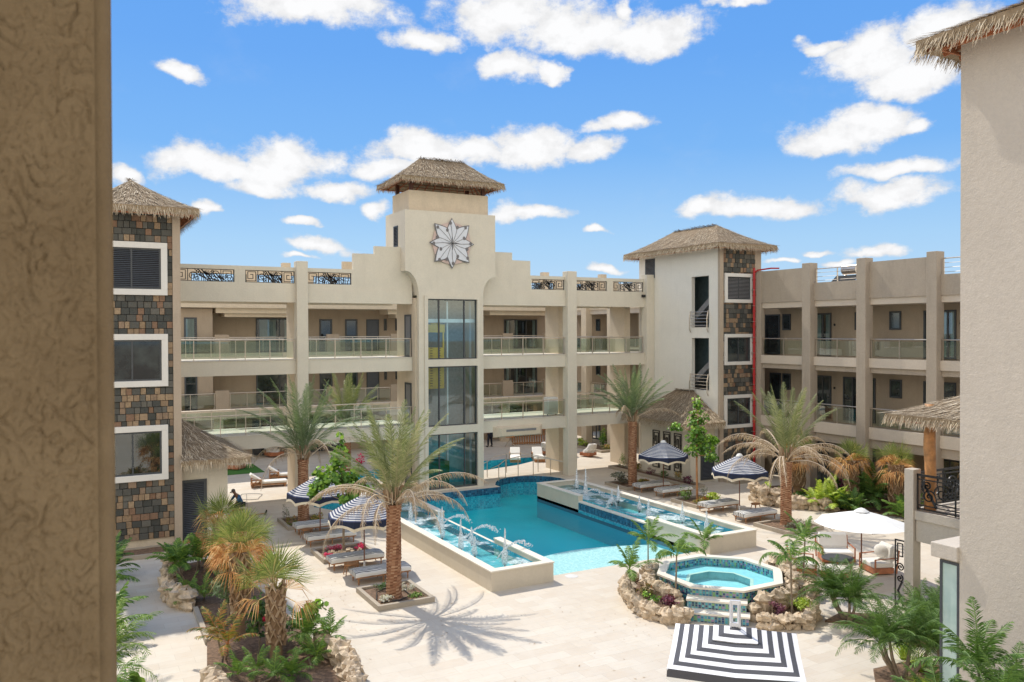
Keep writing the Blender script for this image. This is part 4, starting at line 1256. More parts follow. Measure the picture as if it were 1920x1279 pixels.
def trough(x0, x1, y0, y1, pool_side, label, jets, sprays):
    t = thing('fountain_trough', label, 'fountain', ((x0 + x1) / 2, (y0 + y1) / 2, 0), 'fountain troughs beside the pool')
    H, W = .66, .26
    xin0, xin1 = x0 + W, x1 - W
    gy0, gy1 = 28.9, 34.3                                        # spillway gap on the pool side
    px0, px1 = (x1 - W, x1) if pool_side > 0 else (x0, x0 + W)
    ox0, ox1 = (x0, x0 + W) if pool_side > 0 else (x1 - W, x1)
    b = MB(); b.box(ox0, y0, -.2, ox1, y1, H)
    b.box(xin0, y0, -.2, xin1, y0 + W, H); b.box(xin0, y1 - W, -.2, xin1, y1, H)
    b.box(px0, y0, -1.45, px1, gy0, H); b.box(px0, gy1, -1.45, px1, y1, H)
    b.build('basin_wall', 'trough', t)
    c = MB()
    for q in ((ox0 - .03, y0 - .03, ox1 + .03, y1 + .03), (xin0 + .03, y0 - .03, xin1 - .03, y0 + W + .03), (xin0 + .03, y1 - W - .03, xin1 - .03, y1 + .03), (px0 - .03, y0 - .03, px1 + .03, gy0), (px0 - .03, gy1, px1 + .03, y1 + .03)):
        c.box(q[0], q[1], H, q[2], q[3], H + .05)
    c.build('coping', 'cap', t, bevel=.008)
    g_ = MB(); g_.box(px0 + .01, gy0, -1.45, px1 - .01, gy1, .36); g_.build('spillway', 'mosaic_blue', t)
    g_ = MB(); g_.box(px0, gy0, .36, px1, gy1, .42); g_.build('spillway_lip', 'cap', t)
    fx = px1 + .012 if pool_side > 0 else px0 - .012
    g_ = MB()
    g_.face([(fx, y0 + .6, PW - .02), (fx, y1, PW - .02), (fx, y1, PW + .14), (fx, y0 + .6, PW + .14)])
    g_.build('waterline_tiles', 'mosaic_blue', t)
    g_ = MB(); g_.box(fx - .004, y0 + .6, -1.4, fx + .004, y1 - .01, PW - .02)
    g_.build('underwater_tiles', 'mosaic_pool', t)
    g_ = MB(); g_.face([(xin0, y0 + W, .02), (xin1, y0 + W, .02), (xin1, y1 - W, .02), (xin0, y1 - W, .02)]); g_.build('basin_floor', 'pool_teal', t)
    g_ = MB()
    for fxx in (xin0 + .006, xin1 - .006): g_.face([(fxx, y0 + W, .3), (fxx, y1 - W, .3), (fxx, y1 - W, .5), (fxx, y0 + W, .5)])
    g_.build('inner_tiles', 'mosaic_pool', t)
    g_ = MB(); n = 40
    rows = [[(xin0 + (xin1 - xin0) * i / 8, y0 + W + (y1 - y0 - 2 * W) * k / n, .44 + U(-.012, .012)) for i in range(9)] for k in range(n + 1)]
    g_.grid(rows); g_.build('water', 'water_foam', t, smooth=True)
    for x, y, h in jets: jet(t, x, y, .44, h * 1.4)
    for s_ in sprays: spray(t, *s_)
    return t


trough(12.75, 15.2, 24.87, 38.3, 1, 'long raised fountain trough with water jets left of the pool',
       [(13.95, 26.15, .95), (13.6, 27.9, .5), (13.5, 28.9, .85), (14.3, 29.6, .45), (13.6, 30.9, .9), (14.2, 32.6, .6), (13.7, 34.6, .7), (14.3, 25.5, .18)],
       [(13.98, 26.8, .5, 1.6, .3, .42), (13.9, 29.6, .5, 1.7, .2, .45), (13.9, 32, .5, 1.6, .2, .4)])
trough(22.4, 24.87, 24.87, 38.3, -1, 'long raised fountain trough with spillway right of the pool',
       [(23.6, 26.4, .65), (23.9, 28.3, .62), (23.3, 29.9, .55), (23.7, 31.1, .5), (24.1, 33.3, .55), (23.5, 33.0, .5), (23.7, 35.6, .95), (24.2, 37.2, .75)],
       [(23.3, 35.2, .5, .5, -1.1, .3), (23.2, 32.2, .5, -.9, -.5, .35)])

# ---------------------------------------------------------------- footbridge rail over the far end of the pool
for sx, lab in ((1, 'curved steel handrail by the pool right of the glass tower'), (-1, 'curved steel handrail by the pool left of the glass tower')):
    X = lambda x: 19.05 + sx * (x - 19.05)
    pts = [(21.9, 42.75), (22.6, 43.1), (23.4, 43.75), (24.4, 44.0), (25.4, 43.9), (26.3, 43.35), (26.9, 42.9)]
    hr = MB(); z = [.85, .95, 1.12, 1.2, 1.16, 1.0, .85]
    hr.tube([(X(p[0]), p[1], zz) for p, zz in zip(pts, z)], .025, 8)
    o = hr.build('handrail', 'steel', label=lab, cat='handrail')
    for k in (1, 2, 3, 4, 5):
        q = MB(); q.bar((X(pts[k][0]), pts[k][1], 0), (X(pts[k][0]), pts[k][1], z[k] - .01), .05, .03); q.build('post', 'steel', o)
    pts2 = [(p[0], p[1] + 1.5) for p in pts]
    hr = MB(); hr.tube([(X(p[0]), p[1], zz) for p, zz in zip(pts2, z)], .025, 8)
    o = hr.build('handrail', 'steel', label=lab.replace('by the pool', 'across the walkway'), cat='handrail')
    for k in (1, 3, 5):
        q = MB(); q.bar((X(pts2[k][0]), pts2[k][1], 0), (X(pts2[k][0]), pts2[k][1], z[k] - .01), .05, .03); q.build('post', 'steel', o)

# ---------------------------------------------------------------- octagonal jacuzzi
ja = thing('jacuzzi', 'octagonal hot tub with mosaic rim and three steps among rocks', 'hot tub', (JC[0], JC[1], 0))
oc = lambda r: [(JC[0] + r * math.cos(rad(22.5 + 45 * k)), JC[1] + r * math.sin(rad(22.5 + 45 * k))) for k in range(8)]
JZ = .82
b = MB(); b.poly(oc(2.05), .0, JZ - .06, top=False, bottom=False); b.build('outer_wall', 'mosaic', ja)
b = MB(); b.poly(oc(2.14), JZ - .06, JZ, holes=[oc(1.84)]); b.build('rim', 'cap', ja)
b = MB(); b.poly(oc(1.84), .3, JZ - .06, top=False, bottom=False); b.build('inner_wall', 'mosaic', ja)
b = MB(); b.poly(oc(1.84), .42, .50, holes=[oc(1.15)], bottom=False); b.poly(oc(1.15), .25, .25, bottom=False, side=False); b.poly(oc(1.15), .25, .42, top=False, bottom=False); b.build('seat_ledge', 'pool_light', ja)
b = MB(); b.poly(oc(1.17), .502, .508, holes=[oc(1.05)], bottom=False); b.build('ledge_edge', 'cap', ja)
b = MB(); b.poly(oc(1.84), .60, .60, bottom=False, side=False); b.build('water', 'water', ja)
dn = Vector((-math.sqrt(.5), -math.sqrt(.5), 0)); ds = Vector((dn.y, -dn.x, 0))
for k, (d0, d1, z, w_) in enumerate(((1.85, 2.32, .55, .88), (2.3, 2.72, .28, .96))):
    c = Vector((JC[0], JC[1], 0)) + dn * ((d0 + d1) / 2)
    b = MB(); b.obox(c + Vector((0, 0, z / 2 - .03)), dn * (d1 - d0) / 2, ds * w_, (0, 0, z / 2 - .03)); o = b.build('step', 'mosaic', ja)
    b = MB(); b.obox(c + Vector((0, 0, z - .03)) + dn * .015, dn * ((d1 - d0) / 2 + .02), ds * (w_ + .03), (0, 0, .028)); b.build('tread', 'cap', o)


# ---------------------------------------------------------------- rocks
def rock(mb, c, r):
    n, m = 9, 6
    ph = [U(0, 6) for _ in range(4)]
    sx, sy, sz = U(.8, 1.25), U(.8, 1.25), U(.65, 1.0)
    rows = []
    for a in range(m + 1):
        th = PI * a / m; row = []
        for j in range(n):
            f_ = 2 * PI * j / n
            k = 1 + .16 * math.sin(3 * f_ + ph[0] + th * 2) + .12 * math.sin(5 * th + ph[1] + f_) + U(-.13, .13)
            row.append((c[0] + r * sx * k * math.sin(th) * math.cos(f_), c[1] + r * sy * k * math.sin(th) * math.sin(f_), c[2] + r * sz * k * math.cos(th)))
        rows.append(row)
    mb.grid(rows, R() * .98, True)


def rockwall(name, label, path, h, r=.22, cat='rock wall', loose=.06):
    b = MB()
    pts = [Vector((p[0], p[1], 0)) for p in path]
    hs = h if isinstance(h, (list, tuple)) else [h] * len(pts)
    for k in range(len(pts) - 1):
        L = (pts[k + 1] - pts[k]).length; n = max(1, int(L / (r * 1.0)))
        for j in range(n):
            t = j / n; p = pts[k].lerp(pts[k + 1], t); hh = hs[k] + (hs[k + 1] - hs[k]) * t
            z = r * .45
            while z < hh + r * .3:
                rock(b, (p.x + U(-loose, loose), p.y + U(-loose, loose), z), r * U(.6, 1.2)); z += r * 1.15
    return b.build(name, 'rock', smooth=False, label=label, cat=cat)


rockwall('rock_wall', 'rough coral rock edging left of the hot tub steps', [(16.55, 19.35), (16.0, 19.6), (15.85, 20.2), (15.95, 21.2), (16.3, 22.1), (16.9, 22.9), (17.6, 23.2)], [.3, .3, .3, .32, .35, .4, .5], .2)
rockwall('rock_wall', 'high coral rock face piled against the left side of the hot tub', [(16.9, 20.1), (16.95, 20.9), (17.0, 21.7), (17.6, 22.7), (18.4, 23.1)], [.45, .62, .7, .75, .6], .2)
rockwall('rock_wall', 'coral rock edging curving right of the hot tub steps', [(18.1, 18.0), (18.6, 17.6), (19.3, 17.3), (20.0, 17.6), (20.5, 18.3), (21.0, 19.0), (21.6, 19.2)], [.3, .3, .3, .3, .32, .35, .4], .2)
rockwall('rock_wall', 'tall coral rock face behind the right edging of the hot tub', [(18.55, 18.6), (19.4, 18.55), (20.3, 18.7), (20.9, 19.3), (21.5, 20.2), (21.8, 21.2)], [.5, .65, .75, .85, 1.15, .9], .22)
rockwall('rock_wall', 'low rock clump at the right corner of the hot tub', [(21.5, 19.1), (21.9, 19.3), (22.1, 19.9), (22.0, 20.5)], [.4, .4, .4, .4], .22)
rockwall('rock_wall', 'brown rock edging curving at the far end of the left palm bed', [(3.85, 33.0), (3.45, 32.0), (3.2, 30.6), (3.1, 29.2), (3.35, 28.3), (3.8, 27.9)], [.6, .65, .6, .5, .4, .3], .26)
rockwall('rock_wall', 'pale rock edging at the near end of the left palm bed', [(3.2, 21.3), (3.2, 20.0), (3.8, 19.0), (5.0, 18.6), (6.1, 19.2), (6.5, 20.4), (6.4, 21.8), (6.15, 22.8)], [.35, .35, .35, .35, .4, .45, .45, .3], .26)
rockwall('rock_wall', 'golden rock edging of the palm bed beyond the white parasol', [(31.6, 31.8), (31.2, 30.6), (31.6, 29.4), (32.4, 28.6), (33.2, 27.6)], [.7, .75, .6, .4, .3], .26)


# ---------------------------------------------------------------- planting beds with kerbs
def soil(outline, label_, h=.10, bump=.06):
    b = MB(); b.poly(outline, .0, h, bottom=False)
    return b.build('soil_bed', 'soil', label=label_, cat='soil bed', kind='structure')


def bed(x0, x1, y0, y1, label):
    b = MB(); w_ = .13; h = .17
    b.box(x0, y0, .003, x1, y0 + w_, h); b.box(x0, y1 - w_, .003, x1, y1, h); b.box(x0, y0 + w_, .003, x0 + w_, y1 - w_, h); b.box(x1 - w_, y0 + w_, .003, x1, y1 - w_, h)
    o = b.build('planter', 'kerb', label=label, cat='planter', fix=True)
    s_ = MB(); n = 8
    rows = [[(x0 + w_ + (x1 - x0 - 2 * w_) * i / n, y0 + w_ + (y1 - y0 - 2 * w_) * j / n, .1 + U(-.025, .03)) for i in range(n + 1)] for j in range(n + 1)]
    s_.grid(rows); s_.build('soil', 'soil', o)
    return o


BEDS = [(8.75, 10.68, 24.87, 27.1, 'square kerbed bed around the palm trunk nearest the left trough'),
        (8.75, 10.9, 31.0, 32.85, 'square kerbed bed of red flowers under the left broadleaf tree'),
        (8.85, 10.7, 36.95, 39.05, 'square kerbed bed around the far left palm'),
        (27.35, 29.6, 25.55, 27.55, 'square kerbed bed around the palm beside the right daybeds'),
        (27.6, 29.6, 31.6, 33.6, 'square kerbed bed under the young tree among the right daybeds'),
        (27.4, 29.4, 37.0, 39.2, 'square kerbed bed around the far right palm'),
        (34.3, 36.2, 49.5, 54.0, 'long kerbed bed of shrubs in the far courtyard')]
for q in BEDS: bed(*q)
bed(30.9, 31.8, 35.7, 43.8, 'long kerbed flower bed along the wall of the right hut')
bed(.2, 4.35, 35.1, 36.45, 'bare kerbed strip at the foot of the left stone tower')
bed(33.9, 36.0, 35.5, 36.5, 'narrow kerbed strip at the foot of the right stone tower')
soil([(3.5, 33.1), (3.2, 30.6), (3.25, 28.4), (3.75, 27.7), (3.6, 24.6), (3.2, 21.9), (3.2, 20), (4.0, 18.8), (6.0, 19.0), (6.5, 20.8), (6.2, 24), (6.1, 26.5), (5.9, 29), (5.7, 32), (5.2, 33.5)], 'bed')
soil([(32, 32), (31.3, 30.5), (31.9, 29.3), (33.3, 27.5), (35, 25.2), (37.6, 23.5), (37.8, 33), (34.5, 34)], 'bed')
soil([(16.2, 22.2), (15.9, 20.3), (16.6, 19.5), (17.0, 20.1), (17.1, 22.2), (17.7, 23.1), (16.9, 22.8)], 'bed', .2)
soil([(18.3, 18.2), (19.3, 17.4), (20.4, 18.3), (21.5, 19.2), (22.0, 20.3), (21.3, 20.1), (20.2, 18.8), (18.5, 18.7)], 'bed', .2)
soil([(20.2, 17.4), (21.3, 17.7), (22.1, 16.9), (21.4, 16.2)], 'bed', .06)
soil([(20.6, 15.0), (22.0, 16.2), (24.4, 16.4), (24.4, 15.2), (22, 13.8)], 'bed', .06)
soil([(17.6, 13.6), (18.4, 14.3), (19.6, 14.2), (20.4, 13.2), (20, 11.5), (17.4, 11.3)], 'bed', .06)
soil([(-2, 34), (1.0, 33.5), (1.3, 29), (.9, 24), (1.1, 20.5), (-2, 20)], 'bed', .06)
b = MB(); b.bar((3.72, 27.7, .08), (3.62, 24.6, .08), .14, .16); b.build('kerb_stone', 'kerb', label='straight pale kerb along the left side of the left palm bed', cat='kerb')

random.seed(909)
b = MB()
for cx_, cy_, sp_, n_ in ((9.8, 23.6, 2.2, 60), (8.0, 27, 2.5, 50), (28.4, 25, 2.5, 60), (6.8, 24, 1.2, 50), (15.5, 20.5, 2, 40), (21, 17, 2.2, 50), (30, 30, 3, 50), (12, 17, 4, 40)):
    for _ in range(n_):
        x, y, a, L = cx_ + random.gauss(0, sp_ / 2), cy_ + random.gauss(0, sp_ / 2), U(0, PI), U(.02, .06)
        d = Vector((math.cos(a), math.sin(a), 0)); e = Vector((-d.y, d.x, 0)) * U(.15, .4); p = Vector((x, y, .012))
        if 12.7 < x < 25 and y > 24.8: continue
        b.face([p - d * L, p + e * L, p + d * L + Vector((0, 0, .012)), p - e * L], R())
b.build('leaf_litter', 'dry', label='scattered dry leaf bits on the pale paving', cat='fallen leaves', kind='stuff', fix=False)


# ---------------------------------------------------------------- plants
def frond(mb, base, azm, e0, L, droop, lw=.5, n=26, vlo=0., vhi=1., width=.022, rach=None, curl=.35, vee=.5, hang=0., twist=0., start=.14, fw=(.55, .95)):
    """pinnate leaf: curved midrib with leaflets on both sides"""
    p = Vector(base); e = e0; seg = L / n; az_ = azm
    pts = [p.copy()]; dirs = []
    for k in range(n):
        e_ = e0 - droop * ((k + .5) / n) ** 1.6
        az_ += twist / n
        d = Vector((math.cos(e_) * math.cos(az_), math.cos(e_) * math.sin(az_), math.sin(e_)))
        dirs.append(d); p = p + d * seg; pts.append(p.copy())
    rb = rach if rach is not None else mb
    for k in range(0, n - 1, 2):
        r0 = .028 * (1 - k / n) * (L / 3) + .005; q = dirs[k]; sd_ = Vector((-math.sin(az_), math.cos(az_), 0)); up = sd_.cross(q)
        a, c = pts[k], pts[min(k + 2, n)]
        r1 = .028 * (1 - (k + 2) / n) * (L / 3) + .005
        rb.face([a - sd_ * r0, a + up * r0 * -.8, c + up * r1 * -.8, c - sd_ * r1], .9 * vhi); rb.face([a + up * r0 * -.8, a + sd_ * r0, c + sd_ * r1, c + up * r1 * -.8], .9 * vhi)
        rb.face([a - sd_ * r0, a + sd_ * r0, c + sd_ * r1, c - sd_ * r1], .95 * vhi)
    k0 = int(n * start); sub = 2
    for k in range(k0, n):
        for s_ in range(sub):
            t = (k + s_ / sub) / n
            c = pts[k].lerp(pts[k + 1], s_ / sub); d = dirs[k]
            sd_ = Vector((-math.sin(az_), math.cos(az_), 0)); up = sd_.cross(d); up = up if up.z > 0 or hang else up
            ll = lw * (math.sin(PI * min(1, (t * .88 + .12))) ** .55) * U(.8, 1.1)
            for sg in (-1, 1):
                ld = (sd_ * sg * 1.0 + d * U(*fw) + up * vee * U(.5, 1.2) + Vector((0, 0, -hang * U(.6, 1.4))) + Vector((U(-.16, .16), U(-.16, .16), U(-.16, .16)))).normalized()
                tip = c + ld * ll + Vector((0, 0, -curl * ll * U(.1, .6)))
                mid = c + ld * ll * .5
                ww = width * U(.7, 1.1); wd = d
                v_ = vlo + (vhi - vlo) * R()
                mb.face([c - wd * ww * .6, c + wd * ww * .6, mid + wd * ww, tip, mid - wd * ww], v_)
    return pts


def palm_trunk(par, h, r0, r1, mname='palm_trunk', step=.085, boot=.05, lean=(0, 0)):
    b = MB(); n = 14; rows = []; vals = []
    m = int(h / .05)
    for k in range(m + 1):
        t = k / m; z = h * t; r = r0 + (r1 - r0) * t
        if t < .04: r *= 1.12
        if t > .93: r *= 1.12
        row = []
        for j in range(n):
            ph = (z / step + j * 5 / 14) % 1.0
            rr = r * (1 + boot * 2.2 * (1 - ph)) * (1 + U(-.02, .02))
            a = 2 * PI * j / n + .02 * k
            row.append((lean[0] * t * t + rr * math.cos(a), lean[1] * t * t + rr * math.sin(a), z))
        rows.append(row)
    b.grid(rows, .5, True, valf=lambda a, c: min(1, max(0, .35 + .5 * (1 - ((a * h / m / step + c * 5 / 14) % 1.)) + U(-.25, .25))))
    return b.build('trunk', mname, par, smooth=False)


def date_palm(label, loc, h, gr, dry, L=3.1, seed=1, m_green='date_green', spread=1.0, group='date palms', r=.235):
    random.seed(seed)
    t = thing('date_palm', label, 'palm tree', loc, group)
    t.location = (0, 0, 0)
    palm_trunk(t, h, r, r * .92, step=.10, boot=.075)
    G = MB(); D = MB(); S = MB()
    for k in range(gr):
        f_ = k / max(1, gr - 1)
        a = k * 2.39996 + U(-.15, .15)
        e0 = rad(87 - 34 * f_ * spread + U(-5, 5)); dr = rad(10 + 30 * f_ * spread + U(-6, 10))
        b0 = (.12 * math.cos(a), .12 * math.sin(a), h + .15 + .25 * (1 - f_))
        bad = R() < .12
        frond(G, b0, a, e0, L * U(.88, 1.08), dr, .46, 36, .0 if not bad else .6, .85 if not bad else 1., .017, None, .12, .5, 0, U(-.3, .3), start=.16, fw=(1.0, 1.7))
    for k in range(dry):
        a = k * 2.39996 * 1.0 + 1.3 + U(-.2, .2)
        e0 = rad(U(14, 50)); dr = rad(U(75, 120))
        frond(D, (.16 * math.cos(a), .16 * math.sin(a), h + U(-.05, .2)), a, e0, L * U(.92, 1.18), dr, .27, 30, 0, 1, .012, None, .7, .05, 1.0, U(-.5, .5), start=.22)
    for k in range(26):                                            # cut leaf bases and fibre round the heart
        a = k * 2.39996; z = h - .1 + .03 * k * .6
        d = Vector((math.cos(a), math.sin(a), 0)); p = d * .2 + Vector((0, 0, z)); q = p + d * U(.05, .16) + Vector((0, 0, U(.25, .5)))
        S.bar(p, q, .09, .035, up=(-d.y, d.x, 0), val=U(.4, 1))
    c = G.build('green_fronds', m_green, t, fix=False)
    if dry: D.build('dry_fronds', 'dry', t, fix=False)
    S.build('leaf_bases', 'sabal_trunk', t, fix=False)
    t.location = loc
    return t


date_palm('tall palm with drooping dry fronds in the bed beside the left trough', (9.6, 25.75, 0), 3.15, 24, 16, 3.05, 3, spread=1.15)
date_palm('palm with brown drooping fronds in the bed near the right daybeds', (28.55, 26.75, 0), 2.95, 15, 24, 3.15, 5, spread=.8)
date_palm('green feathery palm in front of the right gallery bays', (28.4, 37.9, 0), 3.7, 26, 3, 2.9, 8, 'date_grey', spread=1.35)
date_palm('green palm in front of the left gallery column', (9.85, 38.2, 0), 2.95, 24, 5, 3.5, 12, 'date_grey', spread=1.4)
random.seed(4)
date_palm('distant palm in the second courtyard behind the left gallery bays', (15.3, 49.0, 0), 2.9, 24, 9, 3.3, 14, spread=1.1)


def fan_leaf(mb, base, azm, el, pet, r, v0, v1, n=24, droop=.22, arc=190, width=.021):
    d = Vector((math.cos(el) * math.cos(azm), math.cos(el) * math.sin(azm), math.sin(el)))
    sd_ = Vector((-math.sin(azm), math.cos(azm), 0)); up = sd_.cross(d)
    c = Vector(base) + d * pet + Vector((0, 0, -pet * droop * .3))
    mb.bar(base, c, .03, .012, val=v1)
    # hinge the blade plane downward
    tl = U(.2, .7); pd = (d * math.cos(tl) + up * -math.sin(tl)).normalized(); pu = sd_.cross(pd)
    for k in range(n):
        a = rad(-arc / 2 + arc * k / (n - 1)) + U(-.03, .03)
        bd = (pd * math.cos(a) + sd_ * math.sin(a) + pu * .25 * abs(math.sin(a))).normalized()
        L = r * U(.85, 1.08) * (1 - .25 * abs(a) / PI)
        q = bd.cross(pu).normalized()
        m_ = c + bd * L * .55; tp = c + bd * L + Vector((0, 0, -droop * L * U(.3, 1.)))
        v_ = U(v0, v1)
        mb.face([c, m_ + q * width, tp, m_ - q * width], v_)


def sabal(label, loc, h, gr, dry, r=.85, seed=1, tr=.2, pet=.6, group='fan palms'):
    random.seed(seed)
    t = thing('fan_palm', label, 'fan palm', (0, 0, 0), group)
    b = MB(); n = 12; m = int(h / .06); rows = []
    for k in range(m + 1):
        rr = tr * (1.05 if k / m > .25 else .88); rows.append([(rr * math.cos(2 * PI * j / n) * U(.96, 1.04), rr * math.sin(2 * PI * j / n) * U(.96, 1.04), h * k / m) for j in range(n)])
    b.grid(rows, .3, True)
    z = h * .22; k = 0
    while z < h:                                                   # criss-cross boots
        a = k * 2.39996; d = Vector((math.cos(a), math.sin(a), 0)); s_ = Vector((-d.y, d.x, 0))
        for sg in (-1, 1):
            p = d * (tr + .01) + s_ * sg * .09 + Vector((0, 0, z)); q = d * (tr + .07) - s_ * sg * .03 + Vector((0, 0, z + .26))
            b.bar(p, q, .07, .03, up=s_, val=U(.3, 1))
        z += .036; k += 1
    b.build('trunk', 'sabal_trunk', t, fix=False)
    G = MB(); D = MB()
    for k in range(gr):
        a = k * 2.39996 + U(-.2, .2); f_ = k / gr
        fan_leaf(G, (0, 0, h - .05), a, rad(84 - 72 * f_ + U(-8, 8)), pet * U(.8, 1.25), r * U(.85, 1.1), 0 if R() < .7 else .5, .9 if R() < .8 else 1., n=26, droop=.12, width=.015)
    for k in range(dry):
        a = k * 2.39996 + .8
        fan_leaf(D, (0, 0, h - .08), a, rad(U(-45, 45)), pet * U(.6, 1.), r * U(.75, 1.), 0, 1, n=18, droop=.8, arc=150, width=.018)
    G.build('green_leaves', 'sabal_green', t, fix=False)
    if dry: D.build('dry_leaves', 'sabal_dry', t, fix=False)
    t.location = loc
    return t


sabal('front fan palm with criss cross trunk in the left bed', (5.0, 22.3, .05), 1.95, 13, 4, .85, 21, .19)
sabal('fan palm with a thick brown leaf skirt behind the front fan palm', (4.55, 24.9, .05), 2.45, 12, 24, .85, 22, .2)
sabal('fan palm with thick skirt and reddish trunk in the middle of the left bed', (4.95, 26.6, .05), 2.2, 9, 18, .75, 25, .18)
sabal('fan palm with upright brown leaves nearest the left hut door', (5.0, 30.9, .05), 1.9, 8, 20, .95, 23, .18)
sabal('orange tinged fan palm standing behind the dry date palm on the right', (34.0, 31.0, 0), 2.5, 10, 16, .85, 31, .3)
sabal('orange fan palm in the right bed under the first wing column', (34.4, 28.0, 0), 2.35, 9, 20, .85, 32, .28)
sabal('orange fan palm in the right bed under the small square windows', (35.3, 26.2, 0), 2.35, 8, 20, .85, 33, .28)
sabal('orange fan palm glimpsed behind the terrace log post', (36.0, 22.0, 0), 2.6, 14, 14, 1.0, 34, .26)


def clump(name, label, loc, stems, h, L, m_='areca', fr=7, lw=.26, cat='palm', seed=1, spread=.35, width=.02, droop=75, group=None, thin=.03, hang=0.):
    random.seed(seed)
    t = thing(name, label, cat, (0, 0, 0), group)
    S = MB(); G = MB()
    for s_ in range(stems):
        a = U(0, 2 * PI); rr = spread * R() ** .5; x, y = rr * math.cos(a), rr * math.sin(a)
        hh = h * U(.7, 1.05); lx, ly = x + U(.3, 1.) * rr * math.cos(a), y + U(.3, 1.) * rr * math.sin(a)
        if hh > .05: S.tube([(x * .4, y * .4, 0), (lx * .8, ly * .8, hh * .6), (lx, ly, hh)], [thin, thin * .85, thin * .7], 6, val=R())
        for k in range(fr):
            az_ = k * 2.4 + s_ + U(-.2, .2); f_ = k / fr
            frond(G, (lx, ly, hh), az_, rad(82 - 62 * f_ + U(-6, 6)), L * U(.75, 1.1), rad(droop * (.45 + .75 * f_)), lw, 24 if m_ == 'roeb' else 17, 0, 1, width, None, .3, .35, hang, U(-.3, .3), start=.2)
    if S.v: S.build('stem', 'trunk_grey', t, fix=False)
    G.build('fronds', m_, t, fix=False)
    t.location = loc
    return t


# slim palms round the hot tub
clump('areca_palm', 'leaning areca palm on the left edge of the hot tub rocks', (16.3, 21.7, .15), 1, 1.15, 1.15, seed=41, fr=8, spread=.15, group='slim palms round the hot tub')
clump('areca_palm', 'taller areca palm directly left of the hot tub', (17.9, 23.0, .1), 1, 1.7, 1.15, seed=42, fr=8, spread=.1, group='slim palms round the hot tub')
clump('areca_palm', 'slim palm in the left rock bed in front of the hot tub', (17.0, 20.5, .2), 1, 1.95, 1.15, seed=43, fr=7, spread=.08, thin=.035, droop=120, hang=.5, group='slim palms round the hot tub')
clump('areca_palm', 'short palm behind the hot tub by the right trough', (21.8, 24.4, 0), 1, .65, 1.1, seed=44, fr=8, spread=.1, group='slim palms round the hot tub')
clump('areca_palm', 'windswept slim palm in the right rock bed of the hot tub', (19.4, 17.9, .15), 1, 2.3, 1.25, seed=45, fr=7, spread=.08, thin=.035, droop=120, hang=.5, group='slim palms round the hot tub')
clump('areca_palm', 'palm at the right rock clump by the lounge chair', (22.0, 19.9, .3), 1, 1.5, 1.2, seed=46, fr=8, spread=.08, thin=.035, group='slim palms round the hot tub')
# pygmy date palms at the lower right
for k, (loc, st_, h_, L_, lab) in enumerate((((20.9, 17.1, 0), 5, .85, 1.25, 'multi stemmed pygmy palm in front of the lounge table'),
                                            ((18.6, 13.6, 0), 5, 1.05, 1.35, 'largest pygmy palm with three leaning trunks at the lower right'),
                                            ((21.2, 14.6, 0), 4, .6, 1.3, 'pygmy palm under the terrace pillar'),
                                            ((19.6, 13.0, 0), 4, .9, 1.2, 'pygmy palm against the tall green pane'),
                                            ((23.0, 15.8, 0), 3, .4, 1.1, 'small pygmy palm at the base of the terrace pillar'))):
    clump('pygmy_palm', lab, loc, st_, h_, L_, 'roeb', 16, .24, seed=60 + k, width=.0075, thin=.05, spread=.42, droop=85, group='pygmy palms')
clump('areca_palm', 'dense palm clump rising in front of the right plaster wall', (14.0, 8.1, 0), 9, 2.75, 1.2, 'roeb', 14, .26, seed=71, spread=.75, width=.012)
# left strip by the pillar
clump('areca_palm', 'dark palm by the kerb of the left stone tower', (1.2, 33.0, 0), 3, .5, 1.2, 'roeb', 8, .25, seed=72)
clump('areca_palm', 'arching palm beside the rough pillar in the middle distance', (1.0, 29.8, 0), 5, .6, 1.6, 'areca', 8, .32, seed=73)
clump('areca_palm', 'bright green young palm beside the rough pillar', (.95, 26.5, 0), 4, .5, 1.55, 'areca', 8, .36, seed=74, width=.03)
clump('pygmy_palm', 'feathery pale palm low beside the rough pillar', (.85, 22.6, 0), 6, .8, 1.6, 'grass_leaf', 10, .3, seed=75, width=.012)
clump('pygmy_palm', 'feathery palm at the bottom corner beside the rough pillar', (.7, 20.6, 0), 5, .5, 1.3, 'areca', 8, .3, seed=76, width=.014)
# left bed understorey
clump('areca_palm', 'palm leaning over the brown rocks of the left bed', (3.9, 30.2, .1), 3, .9, 1.1, 'areca', 8, .28, seed=81, width=.026)
clump('areca_palm', 'dark palm behind the brown rocks near the hut', (4.5, 32.4, .1), 2, .4, .9, 'roeb', 8, .26, seed=82)
clump('pygmy_palm', 'small palm tuft inside the brown rock edging', (4.1, 28.6, .1), 2, .2, .9, 'areca', 8, .2, seed=83, width=.012)
clump('areca_palm', 'half withered palm by the kerb of the left bed', (3.85, 23.1, .1), 2, .8, .9, 'croton', 8, .22, seed=84, width=.016)
clump('pygmy_palm', 'small feathery palm low at the near end of the left bed', (4.15, 21.0, .1), 3, .25, .7, 'areca', 8, .18, seed=85, width=.01)
clump('pygmy_palm', 'bright feathery palm at the foot of the front fan palm', (5.0, 20.8, .1), 2, .15, .7, 'areca', 8, .18, seed=86, width=.01)
clump('pygmy_palm', 'feathery palm right of the front fan palm trunk', (5.7, 21.3, .1), 2, .2, .65, 'areca', 8, .18, seed=87, width=.01)
clump('pygmy_palm', 'upright bright palm on the near right corner of the left bed', (6.0, 22.4, .1), 3, .5, .85, 'areca', 9, .2, seed=88, width=.014)
clump('areca_palm', 'low bright palm under the right wing by the young bushes', (33.3, 28.5, 0), 5, .2, 1.5, 'lime', 8, .3, seed=91, width=.03)
